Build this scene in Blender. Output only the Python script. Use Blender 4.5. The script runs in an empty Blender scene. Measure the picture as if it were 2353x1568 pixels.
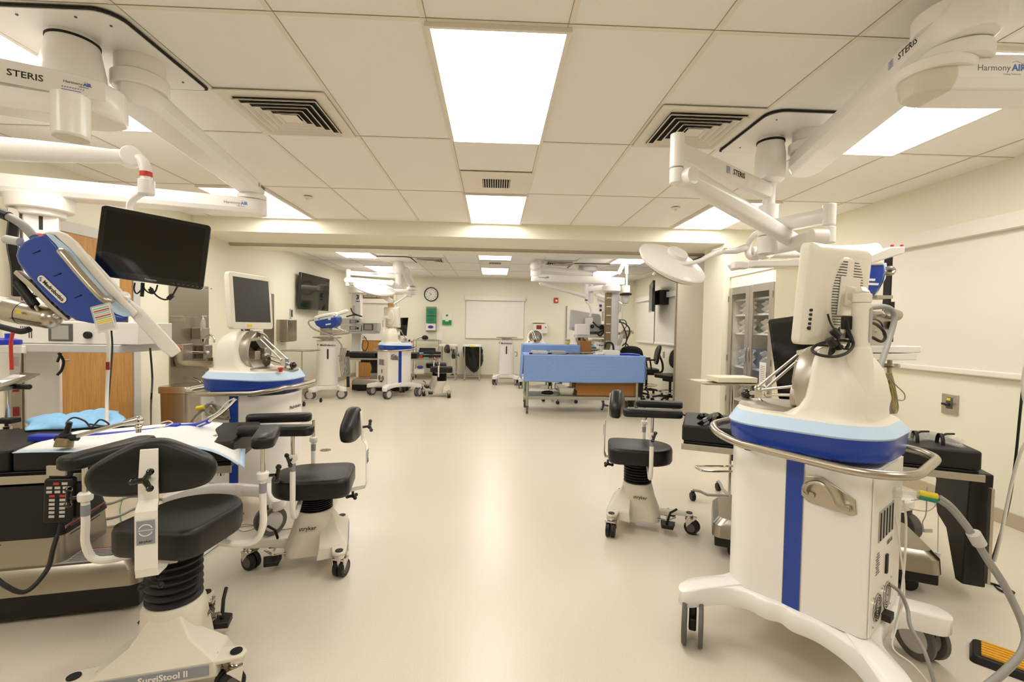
import bpy, bmesh, math, random
from mathutils import Matrix, Vector
random.seed(7)
PI = math.pi
SC = bpy.context.scene
COL = SC.collection
V = Vector

# ---------------------------------------------------------------- camera
CAM_Z, F_PX, YAW, PITCH, ROLL = 1.33, 1070.0, .0392, .0297, .0173
_cy, _sy, _cp, _sp = math.cos(YAW), math.sin(YAW), math.cos(PITCH), math.sin(PITCH)
_f = V((_sy*_cp, _cy*_cp, -_sp)); _r0 = V((_cy, -_sy, 0)); _u0 = _r0.cross(_f)
_r = _r0*math.cos(ROLL) + _u0*math.sin(ROLL); _u = _u0*math.cos(ROLL) - _r0*math.sin(ROLL)
camd = bpy.data.cameras.new('camera'); cam = bpy.data.objects.new('camera', camd); COL.objects.link(cam)
camd.sensor_width = 36; camd.lens = 36*F_PX/2353; camd.clip_start = .02; camd.clip_end = 60
cam.matrix_world = Matrix(((_r.x,_u.x,-_f.x,0),(_r.y,_u.y,-_f.y,0),(_r.z,_u.z,-_f.z,CAM_Z),(0,0,0,1)))
SC.camera = cam
CAM = V((0,0,CAM_Z))
def _ray(px, py): return _f + _r*((px-1176.5)/F_PX) - _u*((py-784)/F_PX)
def at(px, py, Y):                      # the place seen at a pixel, Y metres down the room
    d = _ray(px, py); return CAM + d*(Y/d.y)
def atz(px, py, z):
    d = _ray(px, py); return CAM + d*((z-CAM_Z)/d.z)
def atx(px, py, x):
    d = _ray(px, py); return CAM + d*(x/d.x)

# ---------------------------------------------------------------- world, exposure
w = bpy.data.worlds.new('world'); SC.world = w; w.use_nodes = True
w.node_tree.nodes['Background'].inputs[0].default_value = (1,.95,.86,1)
w.node_tree.nodes['Background'].inputs[1].default_value = .15
SC.view_settings.view_transform = 'Standard'; SC.view_settings.look = 'None'
SC.view_settings.gamma = 1; SC.view_settings.use_curve_mapping = False
SC.view_settings.exposure = 0.55
SC.cycles.transparent_max_bounces = 24
LAMP = 7.6            # strength of the recessed ceiling panels

# ---------------------------------------------------------------- materials
def lin(h):
    h = h.lstrip('#'); c = [int(h[i:i+2],16)/255 for i in (0,2,4)]
    return tuple(x/12.92 if x <= .04045 else ((x+.055)/1.055)**2.4 for x in c) + (1,)
M = {}
def mat(name, col, rough=.5, metal=0, noise=0, scale=40, bump=0, coat=0, trans=0, emit=0, alpha=1, stretch=None, ior=1.45):
    m = bpy.data.materials.new(name); m.use_nodes = True; nt = m.node_tree; b = nt.nodes['Principled BSDF']
    c = lin(col) if isinstance(col, str) else col
    b.inputs['Base Color'].default_value = c; b.inputs['Roughness'].default_value = rough; b.inputs['Metallic'].default_value = metal
    b.inputs['Coat Weight'].default_value = coat; b.inputs['Transmission Weight'].default_value = trans; b.inputs['IOR'].default_value = ior
    b.inputs['Alpha'].default_value = alpha
    if emit: b.inputs['Emission Color'].default_value = c; b.inputs['Emission Strength'].default_value = emit
    if noise or bump:
        tc = nt.nodes.new('ShaderNodeTexCoord'); n = nt.nodes.new('ShaderNodeTexNoise'); n.inputs['Scale'].default_value = scale
        n.inputs['Detail'].default_value = 4
        mp = nt.nodes.new('ShaderNodeMapping'); nt.links.new(tc.outputs['Object'], mp.inputs[0]); nt.links.new(mp.outputs[0], n.inputs['Vector'])
        if stretch: mp.inputs['Scale'].default_value = stretch
        if noise:
            r = nt.nodes.new('ShaderNodeValToRGB'); e = r.color_ramp.elements
            e[0].position = .3; e[1].position = .7
            e[0].color = tuple(x*(1-noise) for x in c[:3])+(1,); e[1].color = tuple(min(1,x*(1+noise)) for x in c[:3])+(1,)
            nt.links.new(n.outputs['Fac'], r.inputs[0]); nt.links.new(r.outputs[0], b.inputs['Base Color'])
        if bump:
            bp = nt.nodes.new('ShaderNodeBump'); bp.inputs['Strength'].default_value = bump; bp.inputs['Distance'].default_value = .002
            nt.links.new(n.outputs['Fac'], bp.inputs['Height']); nt.links.new(bp.outputs[0], b.inputs['Normal'])
    M[name] = m; return m
mat('wall', '#ece7d3', .6, bump=.15, scale=120)
mat('ceil', '#f3efe8', .85, noise=.03, scale=300, bump=.3)
mat('ceilbar', '#ebe3d4', .5)
mat('floor', '#d8cdbb', .29, noise=.05, scale=160, bump=.03)
mat('base', '#b9ab92', .5)
mat('white', '#efe9e0', .32, coat=.1)
mat('pwhite', '#f1ece6', .3, coat=.15)
mat('cream', '#ece5d5', .35, coat=.15)
mat('beige', '#d8cfbd', .45)
mat('panelbeige', '#cbbfa8', .7, bump=.2, scale=300)
mat('cabwhite', '#eee6d2', .4)
mat('shade', '#ece5da', .8, bump=.1, scale=200)
mat('blue', '#1a3f9e', .32, coat=.2)
mat('ltblue', '#c3dbf2', .4)
mat('drape', '#7f9ed6', .85, noise=.05, scale=60, bump=.5)
mat('drape2', '#8fc1e8', .85, noise=.08, scale=40, bump=.6)
mat('pad_white', '#f3f1f0', .9, noise=.02, scale=80, bump=.5)
mat('pad_blue', '#bfdcf5', .9)
mat('inst_blue', '#2a3bb8', .35)
mat('black', '#0e0c0b', .42)
mat('leather', '#0d0a09', .36, bump=.2, scale=900)
mat('rubber', '#120f0e', .5)
mat('grub', '#5b5550', .6)
mat('gloss', '#0c0a09', .12, coat=.6)
mat('screen', '#17130f', .08)
mat('screen_grey', '#3f3d3c', .25)
mat('steel', '#a79f92', .3, metal=1, bump=.05, scale=30, stretch=(1,1,40))
mat('steel_tube', '#b9b0a2', .28, metal=1)
mat('chrome', '#d5d0c8', .12, metal=1)
mat('alu', '#bdb5a8', .4, metal=.9)
mat('grey', '#a9a59f', .45)
mat('dgrey', '#5c5955', .45)
mat('lgrey', '#c9c5bf', .45)
mat('label', '#8e9198', .5)
mat('ink', '#2a2422', .6)
mat('inkblue', '#5f78b8', .6)
mat('inkgrey', '#6b655f', .6)
mat('red', '#c8382b', .4)
mat('darkred', '#8f2d22', .5)
mat('yellow', '#e6d02c', .5)
mat('pedal_yellow', '#e3a92b', .5)
mat('green', '#2a8a6a', .5)
mat('tubeyellow', '#b8a45c', .4)
mat('cable', '#1b1815', .45)
mat('gcable', '#9a9690', .45)
mat('wcable', '#e6e0d6', .4)
mat('card', '#a5703c', .85, noise=.05, scale=30)
mat('foam', '#ece2c6', .7)
mat('packgrey', '#d6d1c8', .35, bump=.8, scale=14)
mat('galv', '#a9ab9a', .4, metal=.7)
mat('bag', '#14110f', .22, bump=.6, scale=12)
mat('greenprint', '#2f8a4a', .5)
mat('teal', '#2b6f78', .5)
mat('purple', '#4d3a9a', .5)
mat('glovebox', '#7cc0b4', .6)
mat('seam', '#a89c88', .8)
mat('dark', '#1a1714', .8)
mat('brass', '#8c7a5a', .4, metal=.6)
mat('rimglass', '#e8e4dc', .1, alpha=.35)
mat('plastic_clear', '#e9e4da', .12, alpha=.3)
mat('lensglass', '#f4f0ea', .15)
def glass():
    m = bpy.data.materials.new('glass'); m.use_nodes = True; nt = m.node_tree; nt.nodes.clear()
    o = nt.nodes.new('ShaderNodeOutputMaterial'); mx = nt.nodes.new('ShaderNodeMixShader'); t = nt.nodes.new('ShaderNodeBsdfTransparent')
    g = nt.nodes.new('ShaderNodeBsdfGlossy'); g.inputs['Roughness'].default_value = .03;     mx.inputs[0].default_value = .1; nt.links.new(t.outputs[0], mx.inputs[1]); nt.links.new(g.outputs[0], mx.inputs[2]); nt.links.new(mx.outputs[0], o.inputs[0])
    M['glass'] = m
glass()
def lampmat():
    m = bpy.data.materials.new('lamp_panel'); m.use_nodes = True; nt = m.node_tree; nt.nodes.clear()
    o = nt.nodes.new('ShaderNodeOutputMaterial'); e = nt.nodes.new('ShaderNodeEmission'); e.inputs[0].default_value = (1,.972,.915,1); e.inputs[1].default_value = LAMP
    nt.links.new(e.outputs[0], o.inputs[0]); M['lamp'] = m
lampmat()
def wood():
    m = mat('wood', '#b98447', .45); nt = m.node_tree; b = nt.nodes['Principled BSDF']
    tc = nt.nodes.new('ShaderNodeTexCoord'); mp = nt.nodes.new('ShaderNodeMapping'); mp.inputs['Scale'].default_value = (14,14,.9)
    n = nt.nodes.new('ShaderNodeTexNoise'); n.inputs['Scale'].default_value = 3; n.inputs['Detail'].default_value = 8; n.inputs['Distortion'].default_value = 1.5
    r = nt.nodes.new('ShaderNodeValToRGB'); r.color_ramp.elements[0].color = lin('#ab7a42'); r.color_ramp.elements[1].color = lin('#c2904f')
    r.color_ramp.elements[0].position = .35; r.color_ramp.elements[1].position = .65
    nt.links.new(tc.outputs['Object'], mp.inputs[0]); nt.links.new(mp.outputs[0], n.inputs['Vector']); nt.links.new(n.outputs['Fac'], r.inputs[0]); nt.links.new(r.outputs[0], b.inputs['Base Color'])
wood()

# ---------------------------------------------------------------- mesh helpers
def frame(o, x, z):                     # matrix with local x along x and local z as near z as possible
    x = V(x).normalized(); y = V(z).cross(x).normalized(); z = x.cross(y)
    return Matrix(((x.x,y.x,z.x,o[0]),(x.y,y.y,z.y,o[1]),(x.z,y.z,z.z,o[2]),(0,0,0,1)))
def zframe(o, z):                       # matrix whose local z runs along z
    z = V(z).normalized(); a = V((1,0,0)) if abs(z.x) < .9 else V((0,1,0)); x = (a - z*a.dot(z)).normalized(); y = z.cross(x)
    return Matrix(((x.x,y.x,z.x,o[0]),(x.y,y.y,z.y,o[1]),(x.z,y.z,z.z,o[2]),(0,0,0,1)))
def spline(pts, n=6, closed=False):
    pts = [V(p) for p in pts]; out = []; N = len(pts)
    rng = range(N) if closed else range(N-1)
    for i in rng:
        p1, p2 = pts[i], pts[(i+1)%N]
        p0 = pts[(i-1)%N] if closed or i > 0 else p1*2-p2
        p3 = pts[(i+2)%N] if closed or i < N-2 else p2*2-p1
        for k in range(n):
            t = k/n; out.append(.5*((2*p1)+(p2-p0)*t+(2*p0-5*p1+4*p2-p3)*t*t+(3*p1-p0-3*p2+p3)*t**3))
    if not closed: out.append(pts[-1])
    return out
def rrect(sx, sy, r, n=5, cx=0, cy=0):  # rounded rectangle outline; r one radius or four (++, -+, --, +-)
    rs = r if isinstance(r, (list, tuple)) else [r]*4
    out = []
    for (qx, qy, a), rr in zip(((1,1,0),(-1,1,90),(-1,-1,180),(1,-1,270)), rs):
        for k in range(n+1):
            t = math.radians(a+90*k/n); out.append((cx+qx*(sx/2-rr)+rr*math.cos(t), cy+qy*(sy/2-rr)+rr*math.sin(t)))
    return out
def ell(a, b, n=28, cx=0, cy=0, p=2.0):
    o = []
    for k in range(n):
        t = 2*PI*k/n; c, s = math.cos(t), math.sin(t)
        o.append((cx+a*math.copysign(abs(c)**(2/p), c), cy+b*math.copysign(abs(s)**(2/p), s)))
    return o
class MB:
    def __init__(s, T=None): s.bm = bmesh.new(); s.T = T or Matrix()
    def v(s, p, T=None): return s.bm.verts.new((s.T @ (T @ V(p) if T else V(p))))
    def f(s, vs):
        try: s.bm.faces.new(vs)
        except ValueError: pass
    def box(s, c, d, T=None):
        x, y, z = c; a, b, h = d[0]/2, d[1]/2, d[2]/2
        q = [s.v((x+i*a, y+j*b, z+k*h), T) for k in (-1,1) for i, j in ((-1,-1),(1,-1),(1,1),(-1,1))]
        for t in ((3,2,1,0),(4,5,6,7),(0,1,5,4),(1,2,6,5),(2,3,7,6),(3,0,4,7)): s.f([q[i] for i in t])
        return s
    def loft(s, rings, cap=True, closed=True, T=None):
        R = [[s.v(p, T) for p in r] for r in rings]; n = len(R[0])
        for a, b in zip(R, R[1:]):
            for i in range(n if closed else n-1): j = (i+1)%n; s.f([a[i], a[j], b[j], b[i]])
        if cap: s.f(R[0][::-1]); s.f(R[-1])
        return s
    def prism(s, poly, z0, z1, T=None, top=None):
        return s.loft([[(x,y,z0) for x,y in poly], [(x,y,z1) for x,y in (top or poly)]], T=T)
    def slab(s, pts, d):                # world outline pushed along d
        d = V(d); return s.loft([[V(p) for p in pts], [V(p)+d for p in pts]])
    def cyl(s, p0, p1, r0, r1=None, n=20, cap=True):
        p0, p1 = V(p0), V(p1); r1 = r0 if r1 is None else r1; T = zframe(p0, p1-p0); L = (p1-p0).length
        return s.loft([[(r*math.cos(2*PI*k/n), r*math.sin(2*PI*k/n), z) for k in range(n)] for r, z in ((r0,0),(r1,L))], cap, T=T)
    def lathe(s, prof, T=None, n=28, cap=True, arc=1.0):
        return s.loft([[(r*math.cos(2*PI*k/n*arc), r*math.sin(2*PI*k/n*arc), z) for k in range(n+(arc<1))] for r, z in prof], cap, closed=arc >= 1, T=T)
    def tube(s, pts, r, n=8, sm=0, closed=False):
        pts = [V(p) for p in pts]
        if sm: pts = spline(pts, sm, closed)
        N = len(pts); rings = []; up = None
        for i, p in enumerate(pts):
            a = pts[i-1] if (i > 0 or closed) else p; b = pts[(i+1)%N] if (i < N-1 or closed) else p
            t = (b-a).normalized()
            if up is None: up = V((0,0,1)) if abs(t.z) < .9 else V((1,0,0))
            up = (up - t*up.dot(t)).normalized(); q = t.cross(up)
            rr = r[i*len(r)//N] if isinstance(r, (list,tuple)) else r
            rings.append([p + (up*math.cos(2*PI*k/n) + q*math.sin(2*PI*k/n))*rr for k in range(n)])
        if closed: rings.append(rings[0]); return s.loft(rings[:-1]+[rings[0]], False)
        return s.loft(rings)
    def ball(s, c, r, n=16, sc=(1,1,1)):
        c = V(c); m = n//2
        return s.loft([[(c.x+r*sc[0]*math.sin(PI*j/m)*math.cos(2*PI*k/n), c.y+r*sc[1]*math.sin(PI*j/m)*math.sin(2*PI*k/n), c.z-r*sc[2]*math.cos(PI*j/m)) for k in range(n)] for j in [.02]+list(range(1,m))+[m-.02]])
    def grid(s, fn, nu, nv, th=0):      # a sheet; th gives it thickness (added by the solidify modifier)
        R = [[s.v(fn(i/nu, j/nv)) for i in range(nu+1)] for j in range(nv+1)]
        for j in range(nv):
            for i in range(nu): s.f([R[j][i], R[j][i+1], R[j+1][i+1], R[j+1][i]])
        return s
W = {}
def _mesh(name, mb, m, ang=.6):
    bmesh.ops.remove_doubles(mb.bm, verts=mb.bm.verts, dist=1e-6)
    bmesh.ops.recalc_face_normals(mb.bm, faces=mb.bm.faces)
    me = bpy.data.meshes.new(name); mb.bm.to_mesh(me); mb.bm.free()
    me.materials.append(M[m] if isinstance(m, str) else m)
    me.polygons.foreach_set('use_smooth', [True]*len(me.polygons)); me.set_sharp_from_angle(angle=ang)
    return me
def _mods(o, bev, solid, sub):
    if solid: d = o.modifiers.new('thickness', 'SOLIDIFY'); d.thickness = solid; d.offset = 0
    if bev:
        b = o.modifiers.new('edge', 'BEVEL'); b.width = bev; b.segments = 2 if bev < .008 else 3; b.limit_method = 'ANGLE'; b.angle_limit = .7; b.harden_normals = False
    if sub: q = o.modifiers.new('smooth', 'SUBSURF'); q.levels = q.render_levels = sub
def thing(name, label, cat, loc=(0,0,0), rz=0, group=None):
    o = bpy.data.objects.new(name, None); COL.objects.link(o); o.location = loc; o.rotation_euler = (0,0,rz); o.empty_display_size = .1
    o['label'] = label; o['category'] = cat
    if group: o['group'] = group
    W[o.name] = Matrix.Translation(loc) @ Matrix.Rotation(rz, 4, 'Z'); return o
def P(name, mb, m, par, bev=0, local=False, solid=0, sub=0, label=None, ang=.6):
    me = _mesh(name, mb, m, ang)
    if not local: me.transform(W[par.name].inverted())
    o = bpy.data.objects.new(name, me); COL.objects.link(o); o.parent = par; W[o.name] = W[par.name]
    _mods(o, bev, solid, sub)
    if label: o['label'] = label
    return o
def S(name, mb, m, label, cat, group=None, bev=0, solid=0, sub=0, kind=None, ang=.6):
    me = _mesh(name, mb, m, ang)
    xs = [v.co for v in me.vertices]; c = V(((min(v.x for v in xs)+max(v.x for v in xs))/2, (min(v.y for v in xs)+max(v.y for v in xs))/2, min(v.z for v in xs)))
    me.transform(Matrix.Translation(-c)); o = bpy.data.objects.new(name, me); COL.objects.link(o); o.location = c
    W[o.name] = Matrix.Translation(c); _mods(o, bev, solid, sub)
    if kind: o['kind'] = kind
    if label: o['label'] = label
    if cat: o['category'] = cat
    if group: o['group'] = group
    return o
def struct(name, mb, m, bev=0):
    return S(name, mb, m, None, None, kind='structure', bev=bev)
def text(s, size, T, m, par, name='lettering', local=False, ext=.0004, bold=0, align='CENTER', sx=1):
    c = bpy.data.curves.new('t', 'FONT'); c.body = s; c.size = size; c.extrude = ext; c.align_x = align; c.align_y = 'CENTER'; c.offset = bold; c.resolution_u = 2
    t = bpy.data.objects.new('t', c); COL.objects.link(t); bpy.context.view_layer.update()
    me = bpy.data.meshes.new_from_object(t.evaluated_get(bpy.context.evaluated_depsgraph_get()))
    bpy.data.objects.remove(t); bpy.data.curves.remove(c)
    me.name = name; me.transform(T @ Matrix.Diagonal((sx,1,1,1)))
    if not local: me.transform(W[par.name].inverted())
    me.materials.clear(); me.materials.append(M[m])
    o = bpy.data.objects.new(name, me); COL.objects.link(o); o.parent = par; W[o.name] = W[par.name]; return o
def tf(o, right, up):                   # text frame: reads along right, stands along up
    r = V(right).normalized(); n = r.cross(V(up)).normalized(); u = n.cross(r)
    return Matrix(((r.x,u.x,n.x,o[0]),(r.y,u.y,n.y,o[1]),(r.z,u.z,n.z,o[2]),(0,0,0,1)))
def copy_tree(o, par=None, only=None):
    c = o.copy(); COL.objects.link(c); W[c.name] = W[o.name]
    if par: c.parent = par
    for ch in list(o.children): copy_tree(ch, c)
    return c
def dup(o, loc, rz, label, group=None):
    c = copy_tree(o); c.location = loc; c.rotation_euler = (0,0,rz); c['label'] = label
    if group: c['group'] = group
    return c
# ================================================================ the room
HC = 2.57; XL, XR, YB, YF = -3.58, 3.62, -3.4, 11.97; B0, B1, ZB = 5.66, 7.1, 2.405
struct('floor', MB().box(((XL+XR)/2, (YB+YF)/2, -.05), (XR-XL+.4, YF-YB+.4, .1)), 'floor')
cl = struct('ceiling', MB().box(((XL+XR)/2, (YB+YF)/2, HC+.06), (XR-XL+.4, YF-YB+.4, .1)), 'ceil')
struct('wall_left', MB().box((XL-.06, (YB+YF)/2, HC/2), (.12, YF-YB+.24, HC+.1)), 'wall')
struct('wall_right', MB().box((XR+.06, (YB+YF)/2, HC/2), (.12, YF-YB+.24, HC+.1)), 'wall')
struct('wall_back', MB().box(((XL+XR)/2, YF+.06, HC/2), (XR-XL, .12, HC+.1)), 'wall')
struct('wall_front', MB().box(((XL+XR)/2, YB-.06, HC/2), (XR-XL, .12, HC+.1)), 'wall')
# soffit over the folding partition, pier at its right end
sf = MB(); sf.box(((XL+XR)/2, (B0+B1)/2, (ZB+HC+.04)/2), (XR-XL, B1-B0, HC+.04-ZB)); struct('trim_1', sf, 'wall')
struct('trim_2', MB().box((3.22, 5.93, ZB/2), (.8, .54, ZB)), 'wall')
tr = MB(); tr.box((-.27, 6.47, ZB-.014), (6.66, .075, .028)); tr.box((-.27, 6.47, ZB-.032), (6.66, .03, .012)); struct('trim_3', tr, 'alu')
struct('trim_4', MB().box((3.06, 6.5, ZB-.06), (.12, .6, .12)), 'dark')
def baseb(n, c, d): struct(n, MB().box(c, d), 'base')
baseb('baseboard_back', (.0, YF-.008, .05), (7.2, .016, .1)); baseb('baseboard_right', (XR-.008, 1.1, .05), (.016, 9.1, .1))
baseb('baseboard_left', (XL+.008, 8.4, .05), (.016, 7.1, .1))
# ceiling grid: T-bars 0.61 m apart across, 1.22 m apart down the room
X0, Y0 = -.314, 1.953; k = 0
bars = MB()
for i in range(-5, 7):
    x = X0+.61*i+.004
    if XL < x < XR:
        for a, b in ((YB, B0), (B1, YF)): bars.box((x, (a+b)/2, HC+.0102), (.024, b-a, .003))
for j in range(-4, 9):
    y = Y0+1.2192*j
    if YB < y < YF and not (B0-.1 < y < B1): bars.box(((XL+XR)/2, y, HC+.0101), (XR-XL, .024, .003))
struct('trim_5', bars, 'ceilbar')
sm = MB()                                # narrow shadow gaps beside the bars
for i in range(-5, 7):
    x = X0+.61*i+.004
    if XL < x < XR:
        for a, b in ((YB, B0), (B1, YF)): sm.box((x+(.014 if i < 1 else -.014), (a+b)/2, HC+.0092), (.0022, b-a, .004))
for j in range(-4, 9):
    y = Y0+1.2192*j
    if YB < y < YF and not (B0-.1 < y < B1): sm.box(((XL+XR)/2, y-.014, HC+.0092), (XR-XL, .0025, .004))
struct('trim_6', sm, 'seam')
# recessed light panels
GL = 'recessed ceiling light panels'
def lightp(x, y, label, l0=1.175, group=GL):
    t = thing('ceiling_light', label, 'ceiling light', (x, y, HC-.01), 0, group)
    fr = MB()
    for a in (-1, 1): fr.box((a*.2945, 0, .009), (.021, 1.208, .022)); fr.box((0, a*.596, .009), (.5675, .016, .022))
    P('frame', fr, 'ceilbar', t, local=True)
    P('diffuser', MB().box((0,0,.003), (.566, l0, .006)), 'lamp', t, local=True)
LX = 2.444
for x, y, lb in ((-.0, Y0+.61, 'big bright ceiling light in the middle, nearest the camera'), (0, Y0+.61+2.438, 'bright central ceiling light just before the beam'),
    (-LX, Y0+.61, 'bright ceiling light above the left boom, mostly hidden by its arms'), (-LX, Y0+.61+2.438, 'bright ceiling light at left, before the beam, behind the left boom arm'),
    (LX, Y0+.61, 'bright ceiling light at upper right beside the big right boom arm'), (LX, Y0+.61+2.438, 'bright ceiling light at right before the beam, crossed by a lamp arm'),
    (0, 8.03, 'central ceiling light just past the beam in the far room'), (0, 10.39, 'central ceiling light nearest the far wall'),
    (-LX, 8.13, 'left ceiling light just past the beam, over the numbered column'), (-LX, 10.49, 'left ceiling light nearest the far wall, behind the far lamp boom'),
    (LX, 8.13, 'right ceiling light just past the beam beside the folding panel'), (LX, 10.49, 'right ceiling light nearest the far wall, behind the far right boom')):
    lightp(x, y, lb)
for x in (-LX, 0, LX):
    for y in (Y0+.61-2.438,): lightp(x, y, 'ceiling light panel in the part of the room behind the camera', group='ceiling lights behind the camera')
# four-way louvred diffusers
def diffuser(x, y, label, sg):
    t = thing('air_diffuser', label, 'ceiling vent', (x, y, HC), 0)
    P('frame', MB().box((0,0,-.001), (.59,.59,.006)), 'ceilbar', t, local=True)
    P('backing', MB().box((0,0,-.0045), (.45,.45,.002)), 'dark', t, local=True)
    for k in range(6):
        a = .235-.04*k; m = MB(); w = .021 if k < 5 else 0
        if k < 5:
            o = [(-a,-a,-.024),(a,-a,-.024),(a,a,-.024),(-a,a,-.024)]; b = a-w; i_ = [(-b,-b,-.006),(b,-b,-.006),(b,b,-.006),(-b,b,-.006)]
            b2 = b-.003; i2 = [(-b2,-b2,-.006),(b2,-b2,-.006),(b2,b2,-.006),(-b2,b2,-.006)]; a2 = a-.004; o2 = [(-a2,-a2,-.024),(a2,-a2,-.024),(a2,a2,-.024),(-a2,a2,-.024)]
            m.loft([o, i_, i2, o2, o], cap=False)
        else: m.loft([[(-.05,-.05,-.018),(.05,-.05,-.018),(.05,.05,-.018),(-.05,.05,-.018)], [(-.004,-.004,-.006),(.004,-.004,-.006),(.004,.004,-.006),(-.004,.004,-.006)]])
        P('louvre', m, 'ceilbar', t, local=True)
diffuser(X0-.61*2+.305, 2.87, 'square louvred air diffuser left of the big central ceiling light', 1)
diffuser(X0+.61*2.5, 2.87, 'square louvred air diffuser right of the big central ceiling light', 1)
diffuser(-1.22, 8.9, 'louvred air diffuser in the far room ceiling, left of centre', 1)
diffuser(1.22, 8.9, 'louvred air diffuser in the far room ceiling, right of centre', 1)
def grille(y, label):
    t = thing('return_grille', label, 'ceiling vent', (0, y, HC), 0)
    P('frame', MB().box((0,0,-.001), (.58,.58,.006)), 'ceilbar', t, local=True); P('backing', MB().box((0,0,-.0045), (.235,.235,.002)), 'dark', t, local=True)
    for k in range(12): P('slat', MB().box((-.108+.0197*k, 0, -.012), (.006,.235,.014)), 'ceilbar', t, local=True)
grille(4.06, 'small slatted return grille between the two central ceiling lights'); grille(9.1, 'small slatted grille between the central lights of the far room')
for px, py, lb in ((708, 453, 'small round sprinkler cap in the ceiling left of centre'), (1553, 478, 'small round sprinkler cap in the ceiling right of centre')):
    p = atz(px, py, HC); S('sprinkler_cap', MB().lathe([(.042,-.001),(.042,-.008),(.036,-.011),(.012,-.012),(.012,-.03),(.002,-.031)], Matrix.Translation(p)), 'ceilbar', lb, 'sprinkler')
# folding partition leaves stacked beyond the pier
t = thing('folding_partition', 'tall beige folding partition panels stacked beyond the right pier', 'partition', (3.02, 6.9, 0))
P('panel', MB().box((3.0, 6.95, 1.2), (.05, 1.1, 2.36)), 'panelbeige', t, bev=.004)
P('panel', MB().box((3.07, 6.95, 1.2), (.05, 1.08, 2.36)), 'panelbeige', t, bev=.004)
P('panel', MB().box((3.14, 6.95, 1.2), (.05, 1.08, 2.36)), 'panelbeige', t, bev=.004)
e = MB(); e.box((2.99, 7.51, 1.2), (.075, .02, 2.37)); P('edge_strip', e, 'alu', t)
P('bottom_seal', MB().box((3.03, 6.95, .012), (.13, 1.1, .02)), 'dark', t)
e = MB(); e.box((2.99, 6.385, 1.2), (.075, .02, 2.37)); P('edge_strip', e, 'dark', t)
# door on the left wall, door frame
dr = struct('door_1', MB().box((XL+.02, 4.2, 1.05), (.05, 1.0, 2.08)), 'wood')
fr = MB(); fr.box((XL+.02, 4.75, 1.07), (.07, .09, 2.14)); fr.box((XL+.02, 3.65, 1.07), (.07, .09, 2.14)); fr.box((XL+.02, 4.2, 2.095), (.068, 1.008, .09)); struct('trim_7', fr, 'lgrey', .004)
S('door_blind', MB().box((XL+.07, 4.23, 1.82), (.05, .62, .06)).box((XL+.062, 4.23, 1.5), (.012, .58, .6)), 'shade', 'white roller blind on the window of the left wooden door', 'blind', bev=.004)
hd = MB(); hd.cyl((XL+.04,3.8,1.0),(XL+.09,3.8,1.0),.03); hd.tube([(XL+.1,3.8,1.0),(XL+.1,3.95,1.0)],.011); P('door_handle', hd, 'steel_tube', dr)
# far door with a white roller shade
d2 = struct('door_2', MB().box((-2.985, YF-.02, 1.06), (.86, .05, 2.1)), 'wood')
fr = MB()
for x in (-3.45, -2.52): fr.box((x, YF-.02, 1.08), (.07, .07, 2.16))
fr.box((-2.985, YF-.02, 2.12), (.858, .068, .08)); struct('trim_8', fr, 'wall', .004)
s = thing('door_blind', 'white roller blind covering the window of the far wooden door', 'blind', (-3.0, YF-.06, .95))
P('headrail', MB().box((-3.02, YF-.08, 1.93), (.72, .08, .11)), 'shade', s, .004); P('fabric', MB().box((-3.02, YF-.055, 1.42), (.66, .006, .93)), 'shade', s); P('bottom_bar', MB().box((-3.02, YF-.055, .95), (.66, .02, .03)), 'shade', s, .003)
c = thing('door_closer', 'grey metal door closer at the top of the far door', 'door closer', (-3.12, YF-.08, 2.0))
P('body', MB().box((-3.12, YF-.08, 2.045), (.3, .06, .06)).cyl((-2.95, YF-.08, 2.045), (-2.9, YF-.08, 2.045), .04), 'galv', c, .005)
P('arm', MB().tube([(-3.2,YF-.1,2.09),(-3.02,YF-.2,2.11),(-2.95,YF-.06,2.11)], .01), 'galv', c)
h = MB(); h.cyl((-3.32,YF-.05,1.0),(-3.32,YF-.11,1.0),.03); h.tube([(-3.32,YF-.11,1.0),(-3.2,YF-.11,1.0)],.011); P('door_handle', h, 'steel_tube', d2)

def rshade(name, label, o, rt, w, z0, z1, depth=.07, group=None, n=(0,-1,0)):   # roller shade: o = top centre on the wall, rt = along the wall
    rt = V(rt); n = V(n); t = thing(name, label, 'roller shade', (o[0], o[1], z0), 0, group); T = frame(o, rt, (0,0,1))
    # local: x along wall, y = z cross x
    s = 1 if (T.to_3x3() @ V((0,1,0))).dot(n) > 0 else -1
    P('headrail', MB(T).box((0, s*.045, -.055), (w+.06, .09, .11)), 'shade', t, .004)
    P('fabric', MB(T).box((0, s*.03, -(z1-z0)/2-.05), (w, .004, z1-z0-.1)), 'shade', t)
    P('bottom_bar', MB(T).box((0, s*.03, -(z1-z0)+.0), (w, .03, .045)), 'shade', t, .01)
    return t
struct('window_1', MB().box((XR-.004, 3.55, 1.6), (.02, 1.16, 1.0)), 'rimglass')
rshade('roller_shade', 'large white roller shade covering the window on the near right wall', (XR, 3.58, 2.18), (0,1,0), 1.22, 1.05, 2.18, n=(-1,0,0))
struct('window_2', MB().box((.0+.02, YF-.004, 1.6), (1.4, .02, 1.0)), 'rimglass')
rshade('roller_shade', 'white roller shade on the middle of the far wall', (.02, YF, 2.11), (1,0,0), 1.48, 1.05, 2.11)
struct('window_3', MB().box((XR-.004, 10.9, 1.6), (.02, 1.1, 1.0)), 'rimglass'); struct('window_4', MB().box((XR-.004, 9.7, 1.6), (.02, 1.0, 1.0)), 'rimglass')
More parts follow.
